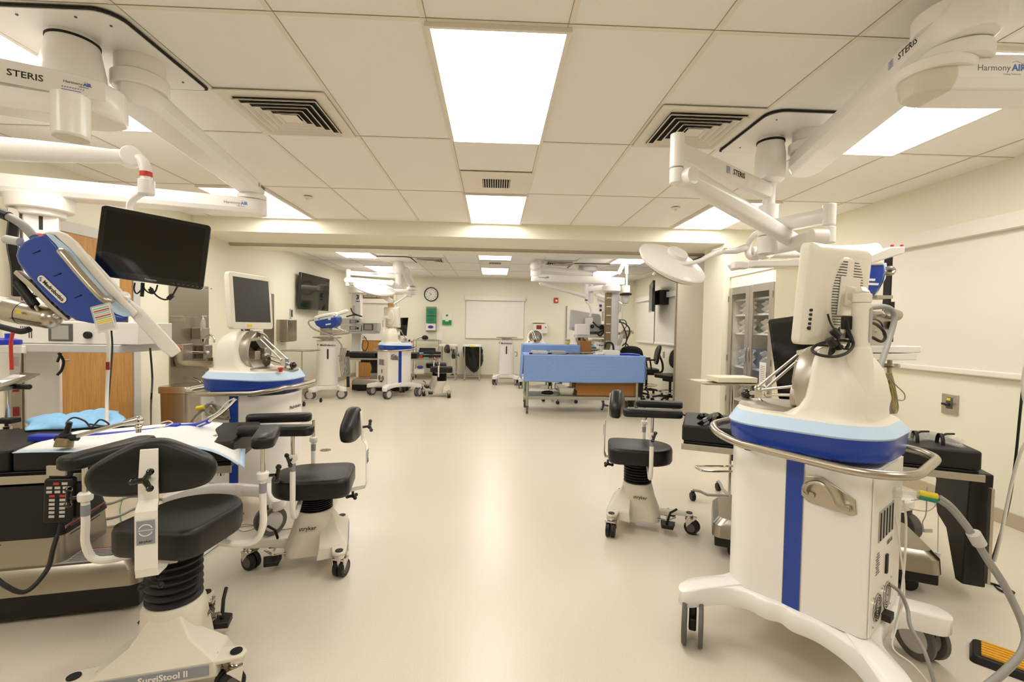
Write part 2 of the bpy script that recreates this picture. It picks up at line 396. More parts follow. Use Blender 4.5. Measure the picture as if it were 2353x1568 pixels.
rshade('roller_shade', 'white roller shade on the far right wall, the one nearer the corner', (XR, 10.93, 2.11), (0,1,0), 1.2, 1.03, 2.11, n=(-1,0,0), group='shades on the far right wall')
rshade('roller_shade', 'white roller shade on the far right wall, behind the side-on television', (XR, 9.66, 2.11), (0,1,0), 1.22, 1.03, 2.11, n=(-1,0,0), group='shades on the far right wall')
# ================================================================ surgeon's stools
def caster(par, x, y, r=.045, rz=0, h=.12, local=True, wm='rubber', tw=.024, gap=.008, hub='grub', name='caster'):
    T = Matrix.Translation((x, y, 0)) @ Matrix.Rotation(rz, 4, 'Z')
    m = MB(T); m.cyl((0,0,r+.012), (0,0,h), .012); m.lathe([(.024,h-.022),(.027,h-.012),(.024,h)]); m.box((-.012,0,2*r+.008), (r*1.2, 2*tw+gap+.012, .008))
    for s in (-1, 1): m.prism([(.018,.0),(-.03,r+.012),(-.02,r+.014),(.026,r+.012)], -.0025, .0025, Matrix.Translation((-.012, s*(tw+gap/2+.004), r)) @ Matrix.Rotation(PI/2, 4, 'X'))
    f = P(name, m, 'chrome', par, local=local)
    for s in (-1, 1):
        yy = s*(tw/2+gap/2)
        q = MB(T); q.cyl((-.02, yy-tw/2, r), (-.02, yy+tw/2, r), r, n=24); P('wheel', q, wm, f, bev=.004, local=local)
        q = MB(T); q.cyl((-.02, yy+s*(tw/2-.002), r), (-.02, yy+s*(tw/2+.0015), r), r*.62, n=20); P('hub', q, hub, f, local=local)
    return f
def knob(m, p, d, r=.012, L=.05):        # black star/wing knob on a stem, axis d
    p, d = V(p), V(d).normalized(); T = zframe(p, d)
    m.cyl(p, p+d*L, r*.55); 
    for a in (0, 120, 240):
        a = math.radians(a); m.cyl(T @ V((0,0,L)), T @ V((r*2.2*math.cos(a), r*2.2*math.sin(a), L+.004)), r*.75, r*.6); m.ball(T @ V((r*2.3*math.cos(a), r*2.3*math.sin(a), L+.004)), r*.85, n=10)
def stool(label, loc, rz, top=0, sz=.55, arms=((1,.30,.84,0,.36,.05),(-1,.30,.84,0,.36,.05)), back=(.82,-.22,0), small=False, crz=(0,0,0), so=(0,0,0,1)):
    t = thing('surgical_stool', label, 'stool', (loc[0], loc[1], 0), rz, None)
    c = MB(); c.loft([[(x,y,z) for x,y in rrect(sx, sy, rr, cx=cx)] for z, sx, sy, rr, cx in ((.06,.27,.20,.06,.02),(.10,.27,.20,.07,.02),(.20,.215,.2,.08,.01),(.285,.19,.195,.085,0),(.298,.175,.18,.08,0))]); P('column_cover', c, 'beige', t, local=True, bev=.004)
    y = MB(); y.loft([[(-.175,-.19,.085),(-.02,-.21,.085),(-.02,.21,.085),(-.175,.19,.085)], [(-.174,-.185,.142),(-.03,-.185,.142),(-.03,.185,.142),(-.174,.185,.142)], [(-.125,-.095,.2),(-.03,-.095,.2),(-.03,.095,.2),(-.125,.095,.2)], [(-.09,-.05,.275),(-.04,-.05,.275),(-.04,.05,.275),(-.09,.05,.275)]])
    for s in (-1, 1): y.prism([(-.175,s*.16),(-.165,s*.265),(-.13,s*.275),(-.10,s*.255),(-.09,s*.16)][::s], .125, .142)
    P('rear_yoke', y, 'beige', t, local=True, bev=.006)
    g = MB(); g.box((-.1765, 0, .118), (.004, .33, .036)); P('name_plate', g, 'label', t, local=True)
    if not small:
        text('SurgiStool II', .030, tf((-.1795, -.03, .118), (0,-1,0), (0,0,1)), 'white', t, local=True, bold=.0006)
        text('stryker', .03, tf((.03, -.112, .225), (1,0,0), (0,.08,1)), 'ink', t, local=True, bold=.0005)
        text('stryker', .03, tf((.03, .112, .225), (-1,0,0), (0,-.08,1)), 'ink', t, local=True, bold=.0005)
    b = MB(); b.loft([[(.1,-.028,.085),(.1,.028,.085),(.1,.028,.125),(.1,-.028,.125)], [(.22,-.026,.105),(.22,.026,.105),(.22,.026,.13),(.22,-.026,.13)], [(.355,-.028,.118),(.355,.028,.118),(.355,.028,.13),(.355,-.028,.13)]]); P('front_leg', b, 'beige', t, local=True, bev=.004)
    r = MB()
    for s in (-1, 1): r.tube([(.1,s*.07,.09),(.2,s*.075,.085),(.25,s*.03,.1)], .006)
    r.box((.2,0,.1),(.012,.2,.012)); P('pedal_linkage', r, 'chrome', t, local=True)
    for s in (-1, 1):
        p = MB(); p.loft([[(.16,s*.07,.06),(.25,s*.07,.06),(.25,s*.07,.085),(.16,s*.07,.085)], [(.17,s*.13,.05),(.24,s*.13,.05),(.24,s*.13,.075),(.17,s*.13,.075)]])
        if s < 0: p.tube([(.2,-.1,.08),(.22,-.1,.15),(.26,-.1,.18)], .008)
        P('foot_pedal', p, 'rubber', t, local=True, bev=.004)
    cp = MB()
    cp.bm.free()
    for x, yy in ((.335,0),(-.135,.24),(-.135,-.24),(-.13,.165),(-.13,-.165)): cp = MB(); cp.cyl((x,yy,.129),(x,yy,.146 if x < 0 else .135),.02 if abs(yy) != .165 else .015); P('bolt_cap', cp, 'rubber', t, local=True)
    caster(t, .335, 0, rz=crz[0], h=.118); caster(t, -.135, .24, rz=crz[1], h=.125); caster(t, -.135, -.24, rz=crz[2], h=.125)
    be = MB(); n = 7; z0, z1 = .295, sz-.125; pr = []
    for k in range(n): z = z0+(z1-z0)*k/n; h = (z1-z0)/n; pr += [(.078,z),(.092,z+h*.35),(.092,z+h*.6),(.078,z+h*.95)]
    be.lathe(pr, n=24); P('bellows', be, 'rubber', t, local=True)
    T = Matrix.Rotation(top, 4, 'Z')
    u = MB(T); u.box((-.01,0,sz-.112), (.26,.1,.02)); u.cyl((0,0,sz-.13),(0,0,sz-.1),.06); P('seat_plate', u, 'beige', t, local=True, bev=.003)
    s_ = MB(T @ Matrix.Translation((so[0],so[1],0)) @ Matrix.Rotation(so[2],4,'Z') @ Matrix.Diagonal((so[3],so[3],1,1))); ol = rrect(.42,.355,[.165,.065,.065,.165], n=8, cx=.01); i_ = [(x*.9,y*.9) for x,y in ol]; i2 = [(x*.97,y*.97) for x,y in ol]
    s_.loft([[(x,y,sz-.10) for x,y in i2], [(x,y,sz-.085) for x,y in ol], [(x,y,sz-.02) for x,y in ol], [(x,y,sz-.004) for x,y in i2], [(x,y,sz) for x,y in i_]])
    P('seat', s_, 'leather', t, local=True, bev=0, ang=1.2)
    bz, bx, ba = back
    T2 = T @ Matrix.Translation((bx, 0, bz)) @ Matrix.Rotation(ba, 4, 'Z')
    hp = [(0,.095),(.04,.09),(.085,.068),(.13,.042),(.162,.018),(.178,-.015),(.172,-.048),(.148,-.072),(.09,-.084)]; ol = [(p.x,p.y) for p in spline([(x,y,0) for x,y in hp]+[(0,-.086,0)]+[(-x,y,0) for x,y in hp[:0:-1]], 3, True)]
    bk = MB(T2); rr = []
    for x, sc in ((-.035,.86),(-.028,.95),(-.015,1),(.015,1),(.028,.95),(.035,.86)): rr.append([(x+.35*(py*sc)**2, py*sc, pz*sc) for py, pz in ol])
    bk.loft(rr); P('backrest', bk, 'leather', t, local=True, ang=1.2)
    st = MB(T2 ); hh = bz-sz
    prof = [(-.042,.07),(-.05,-.03),(-.052,-.09),(-.075,-.12),(-.078,-hh-.07),(-.068,-hh-.1),(.02,-hh-.118),(.1,-hh-.118)]
    wd = [.024,.026,.028,.03,.03,.03,.03,.03]
    for (a, b), (ka, kb) in zip(zip(prof, prof[1:]), zip(wd, wd[1:])):
        st.loft([[(a[0]-.0025,-ka,a[1]),(a[0]-.0025,ka,a[1]),(a[0]+.0025,ka,a[1]+.002),(a[0]+.0025,-ka,a[1]+.002)], [(b[0]-.0025,-kb,b[1]),(b[0]-.0025,kb,b[1]),(b[0]+.0025,kb,b[1]+.002),(b[0]+.0025,-kb,b[1]+.002)]])
    P('back_strap', st, 'white', t, local=True, bev=.001)
    if not small:
        lb = MB(T2); lb.box((-.0815,0,-.185), (.002,.048,.075)); P('strap_label', lb, 'label', t, local=True)
        text('stryker', .012, T2 @ tf((-.083,0,-.214), (0,-1,0), (0,0,1)), 'ink', t, local=True)
        rg = MB(T2); c0 = (-.083,0,-.178)
        for a0 in (20, 200):
            rg.tube([(c0[0], c0[1]+.018*math.cos(math.radians(a0+k*14)), c0[2]+.018*math.sin(math.radians(a0+k*14))) for k in range(11)], .0014, n=5)
        rg.box((-.083,0,-.178),(.001,.04,.0015)); P('arrow_marks', rg, 'white', t, local=True)
    k = MB(T2); knob(k, (-.05,0,-.02), (-1,0,.1), r=.013, L=.04); P('back_knob', k, 'gloss', t, local=True)
    k = MB(T); knob(k, (-.2,.0,sz-.12), (0,0,-1), r=.013, L=.03); P('under_knob', k, 'rubber', t, local=True)
    for s, lat, az, aa, al, ao in arms:
        a = MB(T); yb = s*lat
        a.tube([(.06,s*.08,sz-.125),(.06,s*.17,sz-.16),(.06,yb-s*.03,sz-.16),(.06,yb,sz-.10),(.06,yb,sz-.02),(.06,yb,az-.16)], .0135, n=10, sm=4)
        a.lathe([(.021,az-.175),(.023,az-.17),(.023,az-.15),(.019,az-.145)], Matrix.Translation((.06,yb,0)), n=16); ar = P('armrest_post', a, 'white', t, local=True)
        r = MB(T); r.cyl((.06,yb,az-.15),(.06,yb,az-.045),.0095); P('rod', r, 'chrome', ar, local=True)
        k = MB(T); k.cyl((.06,yb,az-.162),(.06,yb+s*.045,az-.162),.006); k.cyl((.06,yb+s*.05,az-.185),(.075,yb+s*.055,az-.135),.008); k.ball((.06,yb+s*.05,az-.185),.012,n=10); k.ball((.075,yb+s*.055,az-.135),.012,n=10); P('clamp_handle', k, 'gloss', ar, local=True)
        if not small: q = MB(T); q.cyl((.06,yb,az-.23),(.06,yb,az-.19),.0142,n=12); P('post_label', q, 'label', ar, local=True)
        Tp = T @ Matrix.Translation((.06,yb,az)) @ Matrix.Rotation(aa, 4, 'Z')
        p = MB(Tp); o = rrect(al,.088,.035,n=5,cx=ao); i2 = rrect(al-.012,.076,.03,n=5,cx=ao)
        p.loft([[(x,y,-.045) for x,y in i2],[(x,y,-.038) for x,y in o],[(x,y,-.01) for x,y in o],[(x,y,0) for x,y in i2]]); P('arm_pad', p, 'leather', t, local=True, ang=1.2)
    return t
d = math.radians
stool('black stool seen from behind at the near left, with a white back strap', (-1.176,1.757), d(104), top=d(3), sz=.612,
      arms=((1,.29,.85,d(-24),.36,.1),(-1,.285,.875,d(2),.28,.10)), back=(.845,-.19,d(4)), crz=(0,d(40),d(-60)), so=(.03,-.03,d(-24),.9))
stool('black stool in mid-floor at left, side-on beside the left console cart', (-.988,2.634), d(196), top=d(-6), sz=.50,
      arms=((1,.26,.815,d(-5),.36,.08),(-1,.25,.785,d(2),.36,.19)), back=(.765,-.20,d(-4)), crz=(d(-40),d(60),d(80)))
stool('black stool standing alone at right of the aisle, backrest to the left', (.993,3.106), d(-22.8), top=d(10), sz=.55,
      arms=((1,.26,.81,d(2),.33,.10),(-1,.24,.83,d(4),.36,.0)), back=(.82,-.15,d(-8)), crz=(d(160),d(100),d(90)))

# ================================================================ console carts (twin of each other)
def wheel7(par, x, y, rz, h=.215, name='caster'):
    T = Matrix.Translation((x,y,0)) @ Matrix.Rotation(rz,4,'Z'); r = .0875
    m = MB(T); m.box((0,0,.15), (.05,.03,.09)); m.box((-.015,0,r), (.06,.03,.05)); m.cyl((0,0,.16),(0,0,h),.02); f = P(name, m, 'rubber', par, local=True, bev=.006)
    for s in (-1,1):
        q = MB(T); pr = [(.06,-.008),(r-.004,-.009),(r,-.003),(r,.006),(r-.004,.010),(.06,.010)]
        q.lathe(pr, Matrix.Translation((-.025, s*.032, r)) @ Matrix.Rotation(-s*PI/2,4,'X'), n=32, cap=False); P('tyre', q, 'dgrey', f, local=True)
        q = MB(T); q.lathe([(.001,-.009),(.066,-.006),(.066,.006),(.05,.011),(.001,.012)], Matrix.Translation((-.025, s*.032, r)) @ Matrix.Rotation(-s*PI/2,4,'X'), n=32); P('wheel_disc', q, 'lgrey', f, local=True)
    return f
def xbase(par, fx, bx, wy, hw=.215, x0=-.25, x1=.25, z=.24):
    def leg(sx, sy):                     # outline of one quarter, swept out to a rounded tip
        tx, ty = (fx if sx > 0 else -bx), sy*wy
        return tx, ty
    pts = []
    ctr = [(0,-hw-.015),( .05,-hw-.03),( .14,-hw-.02),(fx*.72,-wy*.86),(fx+.01,-wy-.055),(fx+.06,-wy-.02),(fx+.05,-wy+.05),(fx*.88,-wy*.55),(fx*.80,-wy*.28),(fx*.78,0)]
    half = ctr + [(x,-y) for x, y in ctr[::-1][1:]]
    ctb = [(-.05,hw+.03),(-.14,hw+.02),(-bx*.72,wy*.86),(-bx-.01,wy+.055),(-bx-.06,wy+.02),(-bx-.05,wy-.05),(-bx*.88,wy*.55),(-bx*.80,wy*.28),(-bx*.78,0)]
    back = ctb + [(x,-y) for x, y in ctb[::-1][1:]]
    sp = spline([(x,y,0) for x,y in half+back], 4, True)
    def hz(x, y): r = math.hypot(x, y); return z+.03-max(0,(r-.22))*.16
    m = MB(); o = [(p.x,p.y) for p in sp]
    m.loft([[(x*.985,y*.985,hz(x,y)-.075) for x,y in o],[(x,y,hz(x,y)-.068) for x,y in o],[(x,y,hz(x,y)-.01) for x,y in o],[(x*.965,y*.965,hz(x,y)) for x,y in o],[(x*.5,y*.5,z+.03) for x,y in o]])
    b = P('base', m, 'pwhite', par, local=True, ang=.9); return b
def hook_bracket(par, s, hw):            # steel plate with a curved cable hook, on side s
    y = s*(hw+.004); T = Matrix(((-s,0,0,-.14),(0,0,s,y),(0,1,0,.745),(0,0,0,1)))
    m = MB(T); m.prism([(-.085,.0),(-.07,.045),(-.02,.055),(.03,.03),(.085,.0),(.09,-.05),(.07,-.06),(-.06,-.05),(-.085,-.03)], 0, .004); P('cable_hook', m, 'steel_tube', par, local=True, bev=.002)
    m = MB(T); m.tube([(-.06,-.02,.004),(-.065,.0,.03),(-.05,.03,.05),(-.01,.045,.052),(.02,.02,.05),(.04,-.02,.045),(.065,-.035,.02),(.065,-.035,.004)], .0075, sm=4)
    for p in ((-.05,-.02),(.065,-.035)): m.cyl((p[0],p[1],.003),(p[0],p[1],.014),.012)
    P('hook_rod', m, 'steel_tube', par, local=True)
def console(label, loc, rz, mon=(0,0), near=True, nomon=False, hooks=(1,-1), back='near', crz=(0,0,0,0), drumyaw=0):
    t = thing('console_cart', label, 'medical cart', (loc[0],loc[1],0), rz, None)
    hw, L = .215, .27
    ol = rrect(2*L, 2*hw, [.17,.03,.03,.17], n=10)
    b = MB(); b.prism(ol, .26, .85); P('cabinet', b, 'pwhite', t, local=True, bev=.004)
    b = MB(); b.box((-.03,0,.555),(.06,2*hw+.003,.59)); P('side_stripe', b, 'blue', t, local=True)
    sm_ = MB()
    for s in (-1,1):
        for x in (.001,-.061): sm_.box((x, s*(hw+.0005), .555), (.002,.004,.59))
    P('panel_seam', sm_, 'seam', t, local=True)
    xbase(t, .31, .36, .315)
    wx = ((.31,.32),(.31,-.32),(-.35,.32),(-.35,-.32))
    for (x, y), a in zip(wx, crz): wheel7(t, x, y, a, h=.2)
    for s in hooks: hook_bracket(t, s, hw)
    # deck
    dk = rrect(.60,.5,[.2,.17,.17,.2], n=12, cx=-.01)
    def ring(sc, z, dx=0, tilt=0): return [(x*sc+dx, y*(1+(sc-1)*1.1), z+tilt*x) for x, y in dk]
    m = MB(); m.loft([ring(.90,.868), ring(.96,.878), ring(.985,.95,tilt=-.02)]); P('deck_band', m, 'blue', t, local=True, ang=.9)
    m = MB(); m.loft([ring(.985,.95,tilt=-.02), ring(1.0,.957,tilt=-.02), ring(.90,1.0)]); P('deck_edge', m, 'ltblue', t, local=True)
    m = MB(); m.loft([ring(.90,1.0), ring(.87,1.008)]); P('deck_top', m, 'cream', t, local=True)
    # bumper rail
    rl = []
    for x, y in rrect(.72,.575,[.2,.17,.17,.2], n=10, cx=-.02):
        rl.append((x, y, .862+(.045 if x > .3 else max(0,(x-.05))*.16)))
    m = MB(); m.tube(rl, .0155, n=12, closed=True); P('bumper_rail', m, 'steel_tube', t, local=True)
    for x in (-.16,.12):
        for s in (-1,1): m = MB(); m.box((x, s*.255, .862), (.022,.06,.012)); P('rail_mount', m, 'rubber', t, local=True)
    # hump: the shell behind the drum, seen side-on as a sloped saddle
    hp = [(-.26,1.0,.19),(-.265,1.06,.17),(-.235,1.14,.15),(-.19,1.2,.14),(-.13,1.25,.135),(-.05,1.265,.125)]
    m = MB(); rings = []
    for z, xb, xf, w_ in ((1.0,-.25,.07,.195),(1.012,-.247,.03,.188),(1.04,-.245,-.01,.182),(1.08,-.25,-.032,.178),(1.14,-.238,-.04,.168),(1.19,-.225,-.042,.155),(1.23,-.2,-.045,.135),(1.26,-.16,-.05,.10),(1.272,-.12,-.06,.05)):
        rr = min(.11,(xf-xb)*.45,w_*.8); rings.append([(x,y,z) for x,y in rrect(xf-xb, 2*w_, [rr*.4,rr,rr,rr*.4], n=6, cx=(xf+xb)/2)])
    m.loft(rings); P('rear_housing', m, 'cream', t, local=True, ang=.9)
    # drum facing the operator, with its inner plate
    D = Matrix.Translation((.0,0,1.125)) @ Matrix.Rotation(PI/2,4,'Y')
    m = MB(); m.lathe([(.142,-.06),(.148,-.05),(.148,.0),(.142,.012),(.13,.016),(.125,.0),(.12,-.03)], D, n=40, cap=False); P('drum_ring', m, 'alu', t, local=True)
    m = MB(); m.lathe([(.001,-.032),(.122,-.032)], D, n=40, cap=False); m.prism([(.0,.12),(-.09,.09),(-.125,.0),(-.09,-.08),(-.03,-.02),(-.02,.03)], -.03, .03, D); P('drum_plate', m, 'steel', t, local=True, bev=.003)
    m = MB(D); m.box((.0,.05,.01),(.06,.07,.06)); m.box((.02,-.04,.0),(.06,.06,.05)); m.lathe([(.055,-.03),(.055,.05),(.04,.055)], Matrix.Translation((.06,.02,0)), n=20, arc=.6, cap=False); P('motor_block', m, 'alu', t, local=True, bev=.004)
    m = MB(); m.loft([[(x,y,z) for x,y in ell(a,a,32,cx=.11)] for z, a in ((1.0,.165),(1.008,.165),(1.02,.15))]); P('turntable', m, 'alu', t, local=True)
    m = MB()
    H = V((.27,-.02,1.09)); 
    for a, b_ in (((.06,-.085,1.225),(.185,-.03,1.075)),((.06,-.05,1.24),(.21,.01,1.075)),((.02,.02,1.11),(.19,.02,1.07)),((.03,.06,1.07),(.17,0,1.05))): m.cyl(a, b_, .006); m.ball(a,.011,n=10); m.ball(b_,.011,n=10)
    m.box((.20,-.01,1.058),(.03,.05,.05)); m.cyl((.205,-.01,1.055),(.25,-.02,1.045),.009); m.tube([(.20,0,1.05),(.195,.01,1.03),(.185,.01,1.015)],.008); m.loft([[(.0,-.1,1.2),(.07,-.09,1.215),(.07,-.04,1.23),(.0,-.03,1.25)],[(.0,-.1,1.215),(.07,-.09,1.235),(.07,-.04,1.25),(.0,-.03,1.27)]])
    P('linkage', m, 'chrome', t, local=True)
    m = MB(); m.ball((.268,-.025,1.04), .024, n=20); P('joystick_knob', m, 'gloss', t, local=True)
    m = MB(); m.cyl((.25,-.15,1.005),(.25,-.15,1.022),.012); m.lathe([(.017,1.022),(.018,1.03),(.012,1.036)], Matrix.Translation((.25,-.15,0)), n=16); P('stop_button', m, 'red', t, local=True)
    # rear service panel
    X = -L-.001
    m = MB(); m.box((X,0,.555),(.004,.40,.575)); P('service_panel', m, 'white', t, local=True)
    m = MB()
    for y in (.11,-.02):
        TT = Matrix.Translation((X-.004,y,.345)) @ Matrix.Rotation(-PI/2,4,'Y')
        for r in (.012,.021,.030,.039,.048): m.lathe([(r-.0015,-.001),(r+.0015,-.001),(r+.0015,.002),(r-.0015,.002)], TT, n=28, cap=False)
        for q in range(8): a_ = q*PI/4; m.tube([TT @ V((.004*math.cos(a_),.004*math.sin(a_),.001)), TT @ V((.05*math.cos(a_),.05*math.sin(a_),.001))], .0012, n=5)
        for sy in (-1,1):
            for sz in (-1,1): m.cyl((X,y+sy*.052,.345+sz*.052),(X-.006,y+sy*.052,.345+sz*.052),.004,n=8)
    P('fan_guard', m, 'chrome', t, local=True)
    m = MB()
    for y in (.11,-.02): m.cyl((X-.001,y,.345),(X-.0035,y,.345),.05,n=28)
    P('fan_opening', m, 'dgrey', t, local=True)
    m = MB(); m.box((X-.003,.03,.64),(.004,.2,.11)); P('card_cage', m, 'grey', t, local=True)
    m = MB()
    for k in range(5): m.box((X-.006,.115-.04*k,.64),(.003,.008,.1))
    P('cage_slot', m, 'ink', t, local=True)
    for c_, s_ in (((X-.004,.01,.475),(.01,.02,.07)),((X-.015,.02,.285),(.03,.05,.025))): m = MB(); m.box(c_, s_); P('connector', m, 'ink', t, local=True)
    if near:
        text('HELGA', .024, tf((X-.003,-.03,.55),(0,-1,0),(0,0,1)), 'inkgrey', t, local=True)
        m = MB()
        for k in range(9): m.box((X-.003,.125,.545-.009*k),(.001,.04+.02*((k*7)%3-1)*.5,.0025))
        P('spec_label', m, 'inkgrey', t, local=True)
        for s in (-1,1): text('Medrobotics', .045, tf((L*.72, s*(hw-.02)+s*.012, .73),(s*-.75*-1*-1,.0,0) if 0 else ((-s)*.8,.6,0),(0,0,1)), 'ink', t, local=True) if 0 else None
    text('Medrobotics', .036, tf((L+.0015,0,.75),(0,1,0),(0,0,1)), 'ink', t, local=True, sx=.8)
    # monitor column and monitor
    if nomon: return t
    m = MB(); m.cyl((-.19,.1,1.0),(-.19,.1,1.44),.030,n=24); m.lathe([(.055,1.0),(.05,1.12),(.04,1.25),(.032,1.28)], Matrix.Translation((-.19,.1,0)), n=24); m.cyl((-.19,.1,1.435),(-.19,.1,1.442),.028); m.cyl((-.19,.1,1.442),(-.19,.1,1.475),.031); cl_ = P('monitor_column', m, 'cream', t, local=True, bev=.004)
    m = MB(); m.loft([[(x,y,z) for x,y in ell(.004,.019,16,cx=-.234,cy=.12)] for z in (1.36,1.37)]); 
    m = MB(Matrix.Translation((-.2195,.1,1.36)) @ Matrix.Rotation(PI/2,4,'Y')); m.prism(rrect(.13,.026,.0125,n=5), -.002, .002); P('cable_slot', m, 'grey', cl_, local=True)
    a = mon[0]; T = Matrix.Translation((-.085,.02,1.475)) @ Matrix.Rotation(a,4,'Z') @ Matrix.Rotation(d(-4),4,'Y')    # monitor faces local +x
    m = MB(); m.tube([(-.19,.1,1.46),(-.18,.075,1.475), T @ V((-.06,0,.0))], .03, n=10); m2 = MB(T); P('monitor_arm', m, 'cream', t, local=True)
    wv, hv = .42, .385
    m = MB(T); m.loft([[(x_,y,z) for y,z in rrect(wv*s_,hv*s_,.022,n=5)] for x_, s_ in ((.034,.975),(.03,1),(.0,1),(-.014,.95),(-.026,.8))]); mo = P('monitor', m, 'cream', t, local=True, bev=.003)
    m = MB(T); m.box((.0345,0,.008),(.002,.36,.305)); P('screen', m, 'screen_grey', mo, local=True)
    m = MB(T); m.loft([[(x_,y,z-.0) for y,z in ell(a_*1.0,b_,32)] for x_, a_, b_ in ((-.02,.115,.155),(-.038,.105,.145),(-.042,.09,.13))]); P('rear_dome', m, 'cream', mo, local=True, ang=.9)
    m = MB(T); m.box((-.047,0,-.0),(.008,.13,.15)); m.loft([[(-.05,-.035,-.04),(-.05,.035,-.04),(-.05,.035,.04),(-.05,-.035,.04)],[(-.085,-.03,-.03),(-.085,.03,-.03),(-.085,.03,.03),(-.085,-.03,.03)]]); P('wall_mount', m, 'cream', mo, local=True, bev=.003)
    if near:
        mv = {-1: MB(T), 1: MB(T)}
        for k in range(24):
            z = .13-k*.0105; h_ = .10*math.sqrt(max(0,1-(z/.15)**2)); i0 = .055*math.sqrt(max(0,1-((z)/.085)**2)) if abs(z) < .085 else .02
            for s in (-1,1): mv[s].box((-.0425+.004*abs(z)/.13*0, s*(i0+h_)/2+s*.004, z), (.002, max(.005,h_-i0), .0028))
        for s in (-1,1): P('vent_slots', mv[s], 'ink', mo, local=True)
        m = MB(T); m.box((-.029,0,-.155),(.014,.15,.06)); P('cable_recess', m, 'grey', mo, local=True)
        m = MB(T)
        for k in range(5): m.cyl((-.012,.19,-.06-.017*k),(-.024,.186,-.06-.017*k),.005 if k < 4 else .007,n=12)
        P('button_row', m, 'ink', mo, local=True)
        m = MB(T); m.box((.036,-.05,-.17),(.002,.045,.018)); P('yellow_sticker', m, 'yellow', mo, local=True)
        m = MB(T)
        m.tube([(-.04,-.02,-.12),(-.06,-.02,-.16),(-.06,-.0,-.2),(-.05,.02,-.235)], .006, sm=4); m.tube([(-.04,.03,-.12),(-.055,.05,-.17),(-.05,.08,-.23),(-.03,.04,-.26),(-.05,-.03,-.25)], .004, sm=4)
        m.box((-.055,-.025,-.14),(.02,.03,.045)); m.cyl((-.055,.035,-.19),(-.055,.05,-.215),.011); m.cyl((-.05,.075,-.2),(-.05,.085,-.235),.011)
        P('monitor_cable', m, 'cable', mo, local=True)
    return t
cD = console('console cart at the near right, seen from behind with blue stripe and fan guards', (1.316,1.878), d(127), mon=(d(-12),), hooks=(1,), crz=(d(-62),d(20),d(200),d(150)))
m = MB(); Yc = 1.66
m.tube([at(1902,722,Yc),at(1908,742,Yc),at(1920,762,Yc-.02),at(1925,780,Yc-.03),at(1935,800,Yc-.03),at(1950,803,Yc-.02)], .0035, n=8, sm=5)
m.tube([at(1945,735,Yc),at(1950,760,Yc),at(1958,780,Yc),at(1960,795,Yc-.02),at(1945,812,Yc-.06),at(1915,820,Yc-.08),at(1880,815,Yc-.06),at(1866,803,Yc-.02),at(1885,790,Yc+.03),at(1930,783,Yc+.04),at(1955,785,Yc)], .0055, n=10, sm=6)
P('cable_loop', m, 'cable', cD); m = MB(); m.cyl(at(1912,758,Yc-.02), at(1928,774,Yc-.03), .014, n=12); P('ferrite', m, 'cable', cD, bev=.003); m = MB(); m.cyl(at(1905,778,Yc-.03), at(1916,796,Yc-.03), .014, n=12); P('ferrite', m, 'cable', cD, bev=.003)
m = MB(); m.box(at(1946,742,Yc+.02), (.035,.02,.05)); P('cable_plug', m, 'cable', cD, bev=.003)
cE = console('console cart at left showing its blank grey screen and steel drum', (-1.65,3.33), d(-6), mon=(d(-4),), hooks=(-1,), crz=(d(180),d(60),d(0),d(95)))
cG = console('white console cart in the left far room, monitor turned away', (-1.84,8.85), d(40), mon=(d(12),), hooks=(-1,), near=False, crz=(d(80),d(30),d(200),d(200)))
cI = console('console cart beyond the blue-draped table, drum facing the camera', (.93,10.38), d(-92), mon=(0,), hooks=(), near=False, nomon=True, crz=(0,0,0,0))
cJ = console('console cart half hidden behind the steel column in the right far room', (1.86,9.7), d(-60), mon=(0,), hooks=(), near=False, nomon=True)
# ================================================================ ceiling booms
def plate(par, x0, x1, y0, y1, rr):
    cx, cy = (x0+x1)/2, (y0+y1)/2
    P('ceiling_plate', MB().prism(rrect(x1-x0, y1-y0, rr, n=6, cx=cx, cy=cy), HC-.008, HC+.002), 'pwhite', par)
    P('plate_gap', MB().prism(rrect(x1-x0+.022, y1-y0+.022, rr, n=6, cx=cx, cy=cy), HC-.004, HC+.003), 'dark', par)
def beam(par, a, b, w, h, mt='pwhite', name='boom_arm', w2=None, h2=None, round_=(1,1), bev=.012, ext=0, label=None):
    # horizontal boom arm, a -> b along the centre of its underside
    a, b = V(a), V(b); dr = (b-a).normalized(); T = frame(a, dr, (0,0,1)); L = (b-a).length; w2 = w2 or w; h2 = h2 or h
    def sec(x, w_, h_, z0=0): return [(x,-w_/2*.78,z0),(x,-w_/2,z0+h_*.28),(x,-w_/2,z0+h_*.72),(x,-w_/2*.8,z0+h_),(x,w_/2*.8,z0+h_),(x,w_/2,z0+h_*.72),(x,w_/2,z0+h_*.28),(x,w_/2*.78,z0)]
    rings = []
    if round_[0]:
        for q in (-1,-.92,-.7,-.4): k = math.sqrt(max(.06,1-q*q)); rings.append(sec(q*w*.5, w*k, h))
    rings += [sec(0,w,h), sec(L,w2,h2)]
    if round_[1]:
        for q in (.4,.7,.92,1): k = math.sqrt(max(.06,1-q*q)); rings.append(sec(L+q*w2*.5, w2*k, h2))
    m = MB(T); m.loft(rings); o = P(name, m, mt, par, bev=bev, ang=.5); o_T = T; return o, T
def disc(par, c, r, z0, z1, mt='pwhite', name='pivot_disc', taper=.0):
    m = MB(); m.lathe([(r-.008,z0),(r,z0+.006),(r+taper,z1-.006),(r+taper-.006,z1)], Matrix.Translation((c[0],c[1],0)), n=40); return P(name, m, mt, par)
